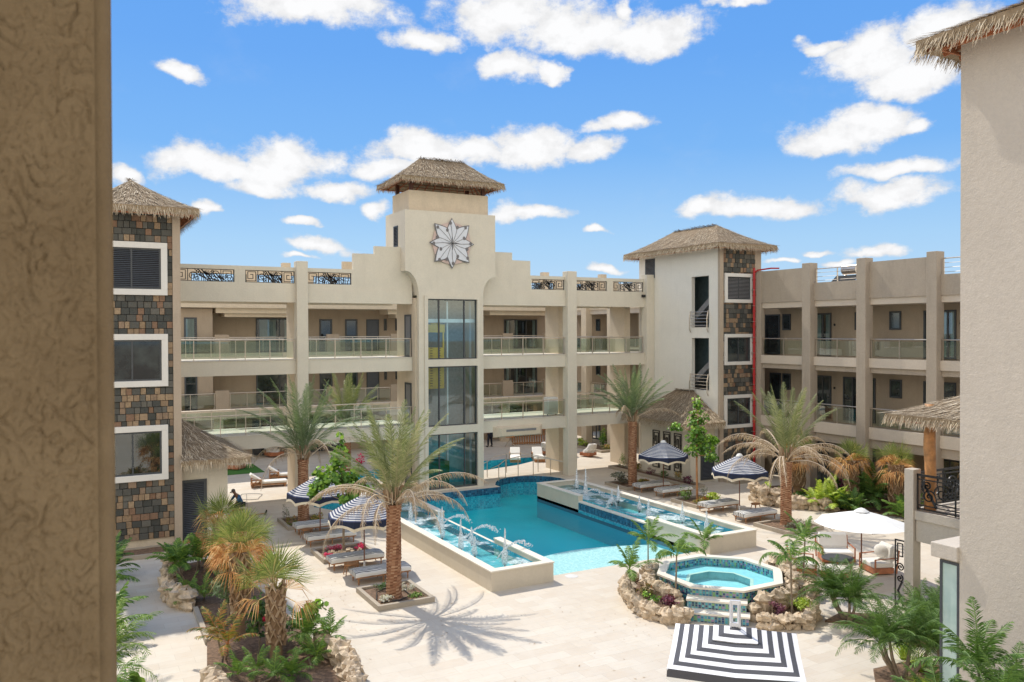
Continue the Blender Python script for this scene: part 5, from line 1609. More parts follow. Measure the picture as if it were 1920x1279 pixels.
clump('areca_palm', 'dark arching palm between the two orange fan palms', (35.4, 27.4, 0), 4, .6, 1.9, 'roeb', 8, .35, seed=92, width=.03)
clump('areca_palm', 'low green palm in front of the right orange fan palm', (34.6, 25.2, 0), 4, .2, 1.2, 'areca', 8, .3, seed=93, width=.03)
clump('areca_palm', 'low dark palm in the middle of the right wing bed', (33.6, 27.2, 0), 4, .2, 1.1, 'roeb', 8, .25, seed=94, width=.025)


def broad(name, label, loc, h, blobs, n, ls, m_='broad', cat='tree', seed=1, trunk=(.05, 1.), group=None, limbs=True, round_=True, trunk_m='trunk_grey'):
    """leafy plant: blobs are (x, y, z, rx, ry, rz) volumes filled with single leaves"""
    random.seed(seed)
    t = thing(name, label, cat, (0, 0, 0), group)
    if limbs:
        T = MB(); T.tube([(0, 0, 0), (U(-.04, .04), U(-.04, .04), h * .5), (0, 0, h)], [trunk[0], trunk[0] * .8, trunk[0] * .5], 8)
        for bl in blobs:
            z0 = min(h * U(.6, 1), bl[2]); T.tube([(0, 0, z0), (bl[0] * .5, bl[1] * .5, (z0 + bl[2]) / 2), (bl[0], bl[1], bl[2] + bl[5] * .5)], [trunk[0] * .45, trunk[0] * .3, trunk[0] * .12], 5)
        T.build('trunk', trunk_m, t, fix=False)
    G = MB(); vol = [b_[3] * b_[4] * b_[5] for b_ in blobs]; tot = sum(vol)
    for bl, vv in zip(blobs, vol):
        cnt = int(n * vv / tot)
        sub = [(U(-1, 1), U(-1, 1), U(-1, 1)) for _ in range(9)]
        for _ in range(cnt):
            sx = random.choice(sub); q = Vector((sx[0] * .7 + random.gauss(0, .24), sx[1] * .7 + random.gauss(0, .24), sx[2] * .75 + random.gauss(0, .22)))
            if q.length > 1.1: q *= .9 / q.length
            c = Vector((bl[0] + q.x * bl[3], bl[1] + q.y * bl[4], bl[2] + q.z * bl[5]))
            nr = Vector((q.x + U(-.8, .8), q.y + U(-.8, .8), U(.1, 1.2))).normalized()
            a = nr.cross(Vector((U(-1, 1), U(-1, 1), U(-1, 1)))).normalized(); b_ = nr.cross(a)
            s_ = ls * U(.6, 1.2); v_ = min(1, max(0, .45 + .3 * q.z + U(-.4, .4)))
            if round_: G.face([c + a * s_ * math.cos(k * PI / 3) * .62 + b_ * s_ * math.sin(k * PI / 3) * .55 + nr * s_ * (.1 if k % 3 else 0) for k in range(6)], v_)
            else: G.face([c - a * s_, c + b_ * s_ * .3, c + a * s_, c - b_ * s_ * .3], v_)
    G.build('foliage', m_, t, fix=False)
    t.location = loc
    return t


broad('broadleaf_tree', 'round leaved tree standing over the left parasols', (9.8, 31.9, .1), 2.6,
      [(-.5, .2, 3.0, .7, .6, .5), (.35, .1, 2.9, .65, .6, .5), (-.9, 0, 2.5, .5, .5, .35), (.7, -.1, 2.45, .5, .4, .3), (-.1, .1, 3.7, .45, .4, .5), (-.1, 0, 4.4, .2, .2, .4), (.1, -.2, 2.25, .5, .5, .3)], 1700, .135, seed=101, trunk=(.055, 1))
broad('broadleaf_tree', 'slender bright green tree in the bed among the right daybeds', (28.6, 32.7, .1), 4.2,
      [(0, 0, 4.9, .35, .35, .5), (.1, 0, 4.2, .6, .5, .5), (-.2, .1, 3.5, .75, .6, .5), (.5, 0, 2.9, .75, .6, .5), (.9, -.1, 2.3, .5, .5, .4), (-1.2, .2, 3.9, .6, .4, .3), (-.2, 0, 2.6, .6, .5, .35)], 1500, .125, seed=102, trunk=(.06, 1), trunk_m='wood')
broad('shrub', 'silvery leaved bush in the middle of the left bed', (4.4, 26.0, .1), .6, [(0, 0, 1.15, .5, .5, .35), (0, .1, 1.5, .35, .35, .3), (.1, 0, .8, .4, .4, .25)], 520, .085, 'date_grey', 'bush', 103, (.03, 1), round_=False)
broad('shrub', 'glossy dark bush with red flowers left of the front fan palm', (4.75, 23.2, .1), .7, [(0, 0, .9, .45, .4, .3), (.1, 0, 1.3, .45, .4, .3), (-.1, 0, .55, .35, .35, .2)], 420, .08, 'shrub', 'bush', 104, (.03, 1))
broad('shrub', 'climbing green leaves on the reddish trunk in the left bed', (4.5, 26.6, .1), .6, [(0, 0, .9, .2, .2, .7)], 260, .06, 'areca', 'bush', 105, (.02, 1))
broad('shrub', 'large leaved bush on the near right rocks of the left bed', (6.05, 23.1, .1), .4, [(0, 0, .8, .4, .35, .35), (.3, 0, 1.0, .25, .25, .2)], 90, .16, 'broad', 'bush', 106, (.03, 1))
broad('shrub', 'dark green bush right of the front fan palm trunk', (5.5, 23.6, .1), .4, [(0, 0, .6, .4, .5, .45)], 320, .08, 'shrub', 'bush', 107, (.02, 1), round_=False)
broad('shrub', 'dark bush behind the brown rocks of the left bed', (4.9, 29.6, .1), .4, [(0, 0, .5, .6, .7, .45)], 420, .08, 'shrub', 'bush', 108, (.02, 1))
broad('shrub', 'broad leaved plant with a yellow leaf at the bottom left corner', (1.15, 20.6, .1), .35, [(0, 0, .55, .5, .45, .35)], 60, .3, 'grass_leaf', 'bush', 109, (.02, 1))
b = MB(); b.ball((4.95, 23.1, 1.15), (.07, .07, .12), 6, 4); b.ball((4.85, 23.0, 1.0), (.06, .05, .08), 6, 4); b.build('red_flower', 'flower_red', label='red flower head beside the front fan palm', cat='flower')
for k, (loc, r_, h_, n_, m_, lab) in enumerate((
        ((36.2, 51.6, .1), .5, 1.0, 500, 'broad', 'tall leafy bush in the kerbed bed of the far courtyard'),
        ((33.3, 53.6, 0), .7, .45, 400, 'lime', 'yellow green bush in the far courtyard beyond the column'),
        ((34.8, 52.6, .1), .45, .4, 260, 'lime', 'small yellow bush left of the tall bush in the far bed'),
        ((35.3, 50.2, .1), .5, .3, 260, 'croton', 'low reddish bush at the near end of the far bed'),
        ((34.6, 29.4, 0), .45, .95, 520, 'shrub', 'upright dark green bush in the right wing bed'),
        ((35.9, 28.0, 0), .55, 1.0, 560, 'broad', 'tall leafy bush beside the right orange fan palm'),
        ((36.3, 30.4, 0), .45, .6, 320, 'purple', 'purple leaved bush near the wing door'),
        ((37.2, 29.2, 0), .45, .7, 320, 'purple', 'dark purple bush against the wing wall'),
        ((33.2, 30.0, 0), .8, .4, 520, 'shrub', 'spreading dark bush behind the golden rocks'),
        ((32.2, 31.2, .2), .5, .55, 380, 'lime', 'bright green bush on top of the golden rocks'),
        ((35.6, 24.9, 0), .5, .45, 320, 'lime', 'bright bush right of the last orange fan palm'),
        ((22.3, 20.3, .25), .33, .5, 380, 'grass_leaf', 'rounded yellow green bush behind the right rock clump'),
        ((16.15, 20.6, .25), .3, .3, 220, 'broad', 'small green bush in the left rock bed of the hot tub'),
        ((16.5, 21.3, .3), .35, .3, 300, 'croton', 'reddish bush in the left rock bed of the hot tub'),
        ((16.6, 20.2, .25), .32, .22, 300, 'purple', 'purple ground plant beside the left side of the steps'),
        ((19.0, 18.1, .25), .3, .28, 260, 'purple', 'dark purple plant beside the right side of the steps'),
        ((19.85, 18.0, .25), .34, .25, 380, 'lime', 'yellow flowering bush at the foot of the windswept palm'),
        ((20.5, 18.6, .25), .28, .25, 220, 'purple', 'purple plant right of the yellow flowering bush'),
        ((9.25, 25.4, .1), .25, .15, 150, 'flower_white', 'white flowers left of the nearest palm trunk'),
        ((10.25, 26.3, .1), .3, .15, 200, 'flower_white', 'white flowers right of the nearest palm trunk'),
        ((10.2, 25.4, .1), .3, .1, 160, 'grass_leaf', 'low green plant in the right corner of the nearest palm bed'),
        ((9.5, 26.6, .1), .3, .16, 160, 'shrub', 'low dark plant behind the nearest palm trunk'),
        ((9.05, 31.5, .1), .2, .16, 140, 'flower_red', 'red flowers in the left corner of the left tree bed'),
        ((9.6, 32.4, .1), .35, .14, 170, 'flower_red', 'red flowers behind the trunk of the left tree'),
        ((10.5, 32.1, .1), .28, .16, 190, 'flower_red', 'pink flowers in the right corner of the left tree bed'),
        ((9.2, 37.6, .1), .3, .28, 220, 'croton', 'croton bush left of the far left palm trunk'),
        ((10.35, 37.7, .1), .35, .28, 240, 'croton', 'croton bush right of the far left palm trunk'),
        ((9.15, 38.5, .1), .2, .6, 120, 'greyleaf', 'tall sparse grey shrub behind the far left palm'),
        ((27.9, 38.4, .1), .6, .45, 420, 'greyleaf', 'grey leaved shrub left of the far right palm'),
        ((28.8, 37.5, .1), .4, .25, 260, 'croton', 'yellow croton right of the far right palm trunk'),
        ((28.2, 26.2, .1), .35, .14, 200, 'greyleaf', 'low grey plants left of the dry fronded palm trunk'),
        ((29.2, 26.5, .1), .35, .14, 200, 'flower_white', 'white flowers right of the dry fronded palm trunk'),
        ((28.2, 33.2, .1), .35, .55, 320, 'grass_leaf', 'oleander bush with red flowers left of the slender tree'),
        ((28.3, 32.1, .1), .4, .25, 300, 'croton', 'croton bush in front of the slender tree'),
        ((29.2, 32.2, .1), .4, .3, 300, 'lime', 'yellow green bush right of the slender tree trunk'),
        ((29.5, 33.2, .1), .35, .4, 150, 'greyleaf', 'sparse grey bush right of the slender tree'),
        ((31.35, 36.6, .1), .3, .35, 260, 'purple', 'dark plant at the near end of the hut flower bed'),
        ((31.35, 37.6, .1), .3, .45, 240, 'croton', 'reddish plant in the hut flower bed below the third panel'),
        ((31.35, 38.8, .1), .3, .3, 240, 'shrub', 'green plant in the hut flower bed below the middle panel'),
        ((31.35, 40.0, .1), .3, .3, 240, 'purple', 'purple plant in the hut flower bed below the first panel'),
        ((31.35, 41.4, .1), .35, .4, 260, 'croton', 'croton plant at the far end of the hut flower bed'),
        ((31.4, 42.9, .1), .35, .7, 260, 'grass_leaf', 'green bush behind the far right palm trunk'),
        ((17.6, 53.5, 0), .4, .5, 120, 'flower_red', 'pink flowering bush in the second courtyard left of the tower'))):
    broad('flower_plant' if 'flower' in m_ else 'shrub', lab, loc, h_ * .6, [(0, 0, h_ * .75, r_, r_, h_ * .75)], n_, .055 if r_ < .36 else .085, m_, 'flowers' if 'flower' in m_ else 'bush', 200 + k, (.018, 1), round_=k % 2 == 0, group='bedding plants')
random.seed(77)


def grass_tuft(label, loc, n, L, m_='lime'):
    b = MB()
    for _ in range(n):
        a = U(0, 2 * PI); e = rad(U(45, 88)); p = Vector((U(-.06, .06), U(-.06, .06), 0)); s_ = Vector((-math.sin(a), math.cos(a), 0)) * .012
        d = Vector((math.cos(a) * math.cos(e), math.sin(a) * math.cos(e), math.sin(e))); l = L * U(.6, 1)
        q = p + d * l * .6; r_ = q + (d + Vector((math.cos(a) * .5, math.sin(a) * .5, -.9))).normalized() * l * .45
        v_ = R(); b.face([p - s_, p + s_, q + s_, q - s_], v_); b.face([q - s_, q + s_, r_], v_)
    o = b.build('grass_tuft', m_, label=label, cat='grass tuft', group='grass tufts by the tall green pane', fix=False)
    o.location = loc
    return o


for k, (x, y) in enumerate(((19.6, 14.3), (19.0, 12.4), (18.4, 12.0), (19.3, 13.6), (18.0, 12.6), (20.2, 13.3))):
    grass_tuft(['yellow striped grass tuft right of the largest pygmy palm', 'yellow grass tuft at the bottom by the tall pane', 'lowest yellow grass tuft beside the tall pane', 'yellow grass tuft behind the bottom tufts', 'yellow grass tuft at the trunk foot of the largest pygmy palm', 'yellow grass tuft farthest right by the tall pane'][k], (x, y, .06), 110, .75)
# small fan palms low right
for loc, lab, s_ in (((20.6, 13.9, .05), 'small pale fan palm seedling among the yellow grass', 301), ((25.0, 15.9, .05), 'small fan palm seedling right of the terrace pillar', 302)):
    random.seed(s_)
    t = thing('fan_palm_seedling', lab, 'fan palm', (0, 0, 0)); G = MB()
    for k in range(7): fan_leaf(G, (0, 0, .05), k * 2.4, rad(U(35, 85)), .35, .5, .2, 1, 18, .15, 190, .018)
    G.build('leaves', 'sabal_green', t, fix=False); t.location = loc
random.seed(5)
b = MB()
for _ in range(16): rock(b, (9.82 + U(-.6, .6), 31.7 + U(-.35, .3), .16), U(.07, .12))
b.build('bed_stones', 'rock', label='round stones ringed about the trunk of the left tree', cat='stones')


# ---------------------------------------------------------------- parasols
def parasol(label, loc, R_=1.35, apex=2.8, rim=2.08, kind='navy', n=8, rot=0., group='striped round parasols'):
    t = thing('parasol', label, 'parasol', (0, 0, 0), group)
    b = MB(); b.tube([(0, 0, .05), (0, 0, apex + .04)], .024, 10); b.build('pole', 'pole_wood', t)
    b = MB(); b.lathe([(0, .08), (.09, .08), (.28, .05), (.28, .0), (0, 0)], n=20); b.tube([(0, 0, .0), (0, 0, .34)], .038, 10); b.build('base', 'white_plastic', t)
    b = MB(); nr = 27 if kind == 'navy' else 8; rows = []
    for k in range(nr + 1):
        f_ = k / nr; rr = R_ * f_ + .001; z = apex - (apex - rim) * (f_ ** 1.12)
        row = []
        for j in range(n * 4):
            a = rot + 2 * PI * j / (n * 4); w_ = (j % 4) / 4
            chord = math.cos(PI / n) / math.cos((w_ - .5) * 2 * PI / n)
            sag = -.035 * f_ * math.sin(PI * w_)
            row.append((rr * chord * math.cos(a), rr * chord * math.sin(a), z + sag))
        rows.append(row)
    b.grid(rows, .5, True, valf=(lambda a, c: .99 if a % 2 else .01) if kind == 'navy' else None)
    c = b.build('canopy', 'stripe_navy' if kind == 'navy' else 'canvas_white', t, smooth=False, fix=False)
    if kind == 'navy':
        V = MB(); F_ = MB(); rim_row = rows[-1]; m = len(rim_row)
        lo = []; lo2 = []
        for j, p in enumerate(rim_row):
            s_ = abs(math.sin(PI * (j % 4) / 4)); d = .20 + .0 * s_
            lo.append((p[0] * 1.01, p[1] * 1.01, rim - .17 - .09 * (1 - s_))); lo2.append((p[0] * 1.02, p[1] * 1.02, rim - .26 - .12 * (1 - s_)))
        V.grid([rim_row, lo], .5, True); F_.grid([lo, lo2], .5, True)
        V.build('valance', 'canvas_navy', c, fix=False); F_.build('fringe', 'fringe', c, fix=False)
        cp = MB(); cp.lathe([(.001, apex + .07), (.1, apex + .05), (.17, apex - .05)], n=16); cp.build('top_cap', 'canvas_white', c, fix=False)
    else:
        cp = MB(); cp.lathe([(.001, apex + .10), (.12, apex + .06), (.25, apex - .03)], n=16); cp.build('vent_cap', 'canvas_white', c, fix=False)
    rb = MB()
    for k in range(n):
        a = rot + 2 * PI * k / n; rb.bar((.03, 0, apex - .06), (.03, 0, apex - .06), .01, .01) if False else None
        e = Vector((R_ * math.cos(a), R_ * math.sin(a), rim - .02)); rb.bar((0, 0, apex - .04), e, .018, .014)
        rb.bar((0, 0, apex - .75), e * .55 + Vector((0, 0, (apex * .45))) - Vector((0, 0, .02)), .014, .012)
    rb.build('ribs', 'pole_wood', t)
    t.location = loc
    return t


p0 = parasol('striped parasol behind the nearest palm and its drooping fronds', (9.85, 29.5, 0), rot=.2)
dup(p0, (9.6, 34.5, 0), .3, 'striped parasol half hidden by the left broadleaf tree')
dup(p0, (28.75, 35.6, 0), .1, 'striped parasol in front of the iron key panels of the right hut')
dup(p0, (28.8, 29.9, 0), .35, 'striped parasol between the right daybeds nearest the white parasol')
parasol('plain white parasol over the lounge chairs', (24.9, 19.85, 0), 1.62, 2.42, 1.98, 'white', 8, .1, group=None)

# big square cantilever parasol
bq = thing('square_parasol', 'large square parasol with grey and white concentric stripes at the bottom', 'parasol', (0, 0, 0))
cx, cy = 11.92, 12.5; HS = 1.26; AZ, RZ = 2.82, 2.36
Mx = Matrix.Rotation(rad(-43.5), 3, 'Z')
b = MB(); nr = 12
def sq(f_, z, drop=0):
    row = []
    for sdn in range(4):
        for k in range(6):
            u = -1 + 2 * k / 6; p = [(u, -1), (1, u), (-u, 1), (-1, -u)][sdn]
            v_ = Mx @ Vector((p[0] * HS * f_, p[1] * HS * f_, 0)); sag = -.05 * f_ * (1 - abs(u)) * (1 if drop == 0 else 1)
            row.append((v_.x, v_.y, z + sag))
    return row
rows = [sq(max(k / nr, .002), AZ - (AZ - RZ) * (k / nr) - (0 if k > 4 else 0)) for k in range(nr + 1)]
b.grid(rows[:5], .5, True, valf=lambda a, c: .01 if a % 2 == 0 else .99)
o = b.build('vent_canopy', 'stripe_grey', bq, fix=False)
o.location = (0, 0, .02); o.scale = (1.03, 1.03, 1)
b = MB(); b.grid(rows[3:], .5, True, valf=lambda a, c: .99 if a % 2 == 0 else .01)
cn = b.build('canopy', 'stripe_grey', bq, fix=False)
b = MB(); lo = [(x * 1.005, y * 1.005, z - .16) for x, y, z in rows[-1]]; lo2 = [(x * 1.01, y * 1.01, z - (.30 if k % 2 else .22)) for k, (x, y, z) in enumerate(rows[-1])]
b.grid([rows[-1], lo], .01, True); b.build('valance', 'stripe_grey2', cn, fix=False) if 'stripe_grey2' in MATS else b.build('valance', 'stripe_grey', cn, fix=False)
b = MB(); b.grid([lo, lo2], .5, True); b.build('fringe', 'canvas_white', cn, fix=False)
b = MB()
for sx in (-1, 1):
    p = Mx @ Vector((0.075 * sx, .02, 0)); b.bar((p.x, p.y, AZ - .05), (p.x, p.y, AZ + .52), .055, .05)
b.bar(Mx @ Vector((-.1, .02, 0)) + Vector((0, 0, AZ + .5)), Mx @ Vector((.1, .02, 0)) + Vector((0, 0, AZ + .5)), .06, .08)
b.bar(Mx @ Vector((-.1, .02, 0)) + Vector((0, 0, AZ + .05)), Mx @ Vector((.1, .02, 0)) + Vector((0, 0, AZ + .05)), .07, .08)
b.build('bracket', 'steel_white', bq)
b = MB(); b.tube([(0, 0, 0), (0, 0, AZ)], .045, 12); b.build('mast', 'steel_white', bq)
b = MB()
for k in range(4):
    e = Mx @ Vector(([-1, 1, 1, -1][k] * HS, [-1, -1, 1, 1][k] * HS, 0)); b.bar((0, 0, AZ - .08), (e.x, e.y, RZ - .02), .03, .03)
b.build('ribs', 'steel_white', bq)
b = MB(); b.box(-.4, -.4, 0, .4, .4, .07); b.build('base', 'kerb', bq)
bq.location = (cx, cy, 0)


# ---------------------------------------------------------------- daybeds
def daybed(label, loc):
    t = thing('daybed', label, 'daybed', (0, 0, 0), 'zebra print daybeds')
    L, W_ = 2.05, .78
    b = MB(); n = 14; rows = []
    prof = [(-.5, .30), (-.51, .38), (-.47, .45), (-.25, .47), (0, .475), (.25, .47), (.47, .45), (.51, .38), (.5, .30)]
    for k in range(n + 1):
        x = L * k / n; e = min(k, n - k); sh = .94 if e == 0 else 1
        rows.append([(x, W_ * .5 + W_ * y * sh, z - (.02 if e == 0 else 0) + U(-.008, .008)) for y, z in prof])
    b.grid(rows); b.face(rows[0]); b.face(rows[-1]); b.face([rows[0][0], rows[-1][0], rows[-1][-1], rows[0][-1]])
    b.build('mattress', 'zebra', t, smooth=True)
    b = MB(); b.box(.02, .02, .24, L - .02, W_ - .02, .30); b.build('frame', 'wood', t)
    for x in (.12, L / 2, L - .12):
        for y in (.07, W_ - .07):
            q = MB(); q.lathe([(.018, 0), (.022, .05), (.03, .12), (.02, .16), (.036, .2), (.036, .25)], (x, y, 0), 8); q.build('leg', 'wood', t)
    t.location = loc
    return t


d0 = daybed('zebra print daybed nearest the bed of the tall palm by the left trough', (8.95, 27.7, 0))
for loc, lab in (((8.72, 29.85, 0), 'zebra print daybed beside the wooden stool under the left parasol'),
                 ((8.85, 33.6, 0), 'zebra print daybed just behind the red flower bed on the left'),
                 ((8.95, 35.85, 0), 'farthest zebra print daybed on the left side near the far left palm'),
                 ((27.6, 36.1, 0), 'farthest zebra print daybed on the right side near the key panels'),
                 ((27.75, 34.4, 0), 'zebra print daybed behind the flowers of the right tree bed'),
                 ((27.3, 30.45, 0), 'zebra print daybed directly under the parasol beside the right stool'),
                 ((27.3, 28.0, 0), 'zebra print daybed beside the dry fronded palm bed on the right')):
    dup(d0, loc, 0, lab)


def stool(label, loc):
    t = thing('stool', label, 'stool', (0, 0, 0), 'wooden stools')
    b = MB(); b.lathe([(.001, .34), (.17, .34), (.2, .37), (.2, .4), (.001, .41)], n=14); b.v = [(x * 1.35, y, z) for x, y, z in b.v]; b.build('seat', 'wood', t)
    for sx in (-1, 1):
        for sy in (-1, 1):
            q = MB(); q.tube([(sx * .17, sy * .09, .36), (sx * .24, sy * .15, 0)], [.022, .016], 7); q.build('leg', 'wood', t)
    t.location = loc
    return t


s0 = stool('rough wooden stool between the two nearest left daybeds', (9.25, 29.2, 0))
dup(s0, (29.7, 29.75, 0), .2, 'rough wooden stool beside the right parasol pole')
dup(s0, (29.45, 35.4, 0), .1, 'rough wooden stool between the two farthest right daybeds')
dup(s0, (9.25, 35.3, 0), .1, 'rough wooden stool in front of the farthest left daybed')


# ---------------------------------------------------------------- lounge chairs and table
def cushion(mb, x0, y0, z0, x1, y1, z1, r=.04):
    n = 6
    for a in range(1):
        rows = []
        for k in range(n + 1):
            t = k / n; ins = r * (1 if k in (0, n) else 0); zz = z0 + (z1 - z0) * t
            rows.append([(x0 + ins, y0 + ins, zz), ((x0 + x1) / 2, y0 + ins - .01, zz), (x1 - ins, y0 + ins, zz), (x1 - ins + .01, (y0 + y1) / 2, zz), (x1 - ins, y1 - ins, zz), ((x0 + x1) / 2, y1 - ins + .01, zz), (x0 + ins, y1 - ins, zz), (x0 + ins - .01, (y0 + y1) / 2, zz)])
        mb.grid(rows, .5, True); mb.face(rows[0]); mb.face(rows[-1])


def armchair(label, loc, rz, W_=.85):
    """faces +x"""
    t = thing('lounge_chair', label, 'armchair', (0, 0, 0), 'lounge chairs with cream cushions')
    h = W_ / 2
    b = MB(); b.box(-.35, -h, .04, .42, h, .24); b.build('base', 'wood_red', t, bevel=.01)
    b = MB()
    for s_ in (-1, 1):
        y = s_ * (h + .02); b.bar((.40, y, .04), (.40, y, .56), .045, .045); b.bar((-.42, y, .04), (-.52, y, .86), .045, .045); b.bar((.42, y, .56), (-.47, y, .60), .05, .03)
    b.bar((-.51, -h, .84), (-.51, h, .84), .045, .04); b.bar((-.47, -h, .5), (-.47, h, .5), .045, .04)
    b.build('arm_frame', 'wood_red', t)
    b = MB(); cushion(b, -.36, -h + .03, .24, .42, h - .03, .42); b.build('seat_cushion', 'cushion', t, bevel=.02)
    b = MB(); cushion(b, -.09, -h + .05, -.3, .09, h - .05, .3)
    m = Matrix.Translation((-.36, 0, .70)) @ Matrix.Rotation(rad(-14), 4, 'Y'); b.v = [tuple(m @ Vector(v)) for v in b.v]
    b.build('back_cushion', 'cushion', t, bevel=.03)
    t.location = loc; t.rotation_euler = (0, 0, rz)
    return t


armchair('cream cushioned armchair nearest the hot tub', (23.7, 21.4, 0), rad(-42))
armchair('wide cream lounge chair facing the hot tub behind the table', (26.0, 21.9, 0), rad(-122), 1.15)
armchair('cream lounge chair with round pillow on the right of the table', (26.15, 20.15, 0), rad(160), .95)
b = MB(); b.ball((26.35, 20.15, .72), (.16, .3, .26), 14, 9); b.build('pillow', 'cushion', label='round cream pillow leaning in the right lounge chair', cat='pillow', smooth=True)
tb = thing('coffee_table', 'low dark topped table with wooden legs under the white parasol', 'table', (24.75, 20.75, 0))
b = MB(); b.lathe([(.001, .52), (.55, .52), (.56, .54), (.55, .56), (.001, .56)], (24.75, 20.75, 0), 24); b.build('table_top', 'frame_dark', tb)
for k in range(4):
    a = rad(40 + 90 * k); q = MB(); q.bar((24.75 + .48 * math.cos(a), 20.75 + .48 * math.sin(a), .52), (24.75 + .42 * math.cos(a), 20.75 + .42 * math.sin(a), 0), .06, .06); q.build('leg', 'wood_red', tb)
oo = thing('ottoman', 'low cream ottoman on a wooden base before the dark table', 'ottoman', (24.1, 20.3, 0))
b = MB(); b.box(23.75, 19.95, .05, 24.45, 20.65, .25); b.build('base', 'wood_red', oo)
b = MB(); cushion(b, 23.76, 19.96, .25, 24.44, 20.64, .43); b.build('cushion', 'cushion', oo)


# ---------------------------------------------------------------- white loungers in the second courtyard
def lounger(label, loc, rz, mt='cushion'):
    t = thing('sun_lounger', label, 'sun lounger', (0, 0, 0), 'white loungers in the second courtyard')
    b = MB(); b.box(-.2, -.36, .12, 1.75, .36, .2)
    for x in (-.15, .35):
        for y in (-.36, .36): b.bar((x, y, 0), (x, y, .45), .06, .06)
    for y in (-.36, .36): b.bar((-.18, y, .45), (.4, y, .45), .07, .05); b.bar((-.15, y, .05), (.35, y, .4), .05, .04)
    b.box(1.6, -.36, 0, 1.7, .36, .12); b.build('frame', 'wood', t)
    b = MB(); cushion(b, .45, -.34, .2, 1.78, .34, .34); b.build('mattress', mt, t)
    b = MB(); cushion(b, -.42, -.34, -.07, .42, .34, .07); m = Matrix.Translation((.12, 0, .50)) @ Matrix.Rotation(rad(35), 4, 'Y'); b.v = [tuple(m @ Vector(v)) for v in b.v]
    b.build('backrest', mt, t)
    t.location = loc; t.rotation_euler = (0, 0, rz)
    return t


w0 = lounger('white towelled lounger left of the gallery column in the sunny strip', (9.7, 48.4, 0), rad(-8))
dup(w0, (11.2, 50.6, 0), rad(-12), 'white lounger half hidden behind the left gallery column')
dup(w0, (27.6, 50.2, 0), rad(-118), 'white lounger seen over the handrail nearest the glass tower')
dup(w0, (29.0, 49.6, 0), rad(-114), 'white lounger seen over the handrail nearest the right gallery pier')


def wrapped(label, loc, rz, s_=1.):
    t = thing('wrapped_chair', label, 'chair', (0, 0, 0), 'plastic wrapped chairs')
    b = MB(); b.box(-.4, -.42, .08, .45, .42, .3); b.build('base', 'wood_red', t)
    b = MB(); rows = []
    for k in range(6):
        z = .3 + .12 * k; rr = .44 - .03 * k; dx = -.06 * k
        rows.append([(dx + rr * math.cos(j * PI / 5) * U(.85, 1.05) - (.0 if k < 2 else .1), rr * math.sin(j * PI / 5) * U(.9, 1.05), z + U(-.03, .03)) for j in range(10)])
    b.grid(rows, .5, True); b.face(rows[-1]); b.build('plastic_wrap', 'cushion_grey', t)
    t.location = loc; t.rotation_euler = (0, 0, rz); t.scale = (s_,) * 3
    return t


c0 = wrapped('wrapped chair just behind the right gallery pier in the far courtyard', (30.6, 50.8, 0), .5)
dup(c0, (31.6, 49.6, 0), 1.1, 'wrapped chair between the right gallery pier and column')
dup(c0, (32.6, 48.6, 0), 1.9, 'wrapped chair just right of the right gallery column')
dup(c0, (9.9, 55.2, 0), 2.4, 'wrapped daybed standing on the green grass mat', 1.15)
dup(c0, (13.3, 59.6, 0), .2, 'wrapped furniture in the dark ground floor opening at the left', 1.2)

# stacked slatted wood and a folding stand behind the right bay
wf = thing('slatted_wood_panel', 'stack of wooden slatted panels leaning in the far courtyard', 'wood panels', (32, 56, 0))
b = MB()
for zz in (.15, 1.15): b.bar((30.7, 56.3, zz), (33.9, 55.4, zz), .06, .1)
b.build('rail', 'wood', wf)
for k in range(18):
    t_ = k / 17; q = MB(); q.bar((30.7 + 3.2 * t_, 56.25 - .9 * t_, .05), (30.75 + 3.2 * t_, 56.4 - .9 * t_, 1.25), .05, .1, up=(1, 0, 0)); q.build('slat', 'wood', wf)
ws = thing('folding_stand', 'crossed folding stand holding an orange box in the far courtyard', 'stand', (30.2, 56, 0))
b = MB(); b.bar((29.8, 55.8, 0), (30.7, 56.0, .95), .04, .04); b.bar((30.7, 55.8, 0), (29.8, 56.0, .95), .04, .04); b.build('frame', 'steel', ws)
b = MB(); b.box(29.9, 55.7, .7, 30.6, 56.1, .95); b.build('box', 'orange_plastic', ws, bevel=.02)
cabn = thing('white_cabinet', 'small white cabinet on the second floor gallery beside the column', 'cabinet', (26.6, 43.7, 3.64))
b = MB(); b.box(26.2, 43.5, 3.72, 26.95, 44.0, 4.75); b.build('body', 'white_plastic', cabn, bevel=.02)
b = MB(); b.box(26.3, 43.494, 3.85, 26.85, 43.499, 4.65); b.build('door', 'cushion_grey', cabn)
for xx in (26.25, 26.85): q = MB(); q.tube([(xx, 43.6, 3.64), (xx, 43.6, 3.73)], .03, 8); q.build('wheel', 'iron', cabn)
for y, lab in ((42.8, 'small floodlight under the left end of the gallery parapet'),):
    b = MB(); b.box(4.75, 42.72, 11.02, 5.15, 42.85, 11.12); b.build('floodlight', 'kerb', label=lab, cat='floodlight')
b = MB(); b.box(32.85, 42.7, 10.95, 33.05, 42.85, 11.12); b.build('floodlight', 'iron', label='small dark floodlight at the right end of the gallery parapet', cat='floodlight')
ph = thing('pickaxe', 'pickaxe lying on the shaded paving near the kneeling worker', 'pickaxe', (8.2, 40.7, 0))
b = MB(); b.tube([(7.3, 40.5, .05), (8.7, 40.75, .09)], .022, 8); b.build('handle', 'wood', ph)
b = MB(); b.bar((8.6, 40.5, .07), (8.8, 41.05, .1), .05, .05); b.bar((8.66, 40.7, .05), (8.75, 40.8, .22), .06, .05); b.build('head', 'iron', ph)
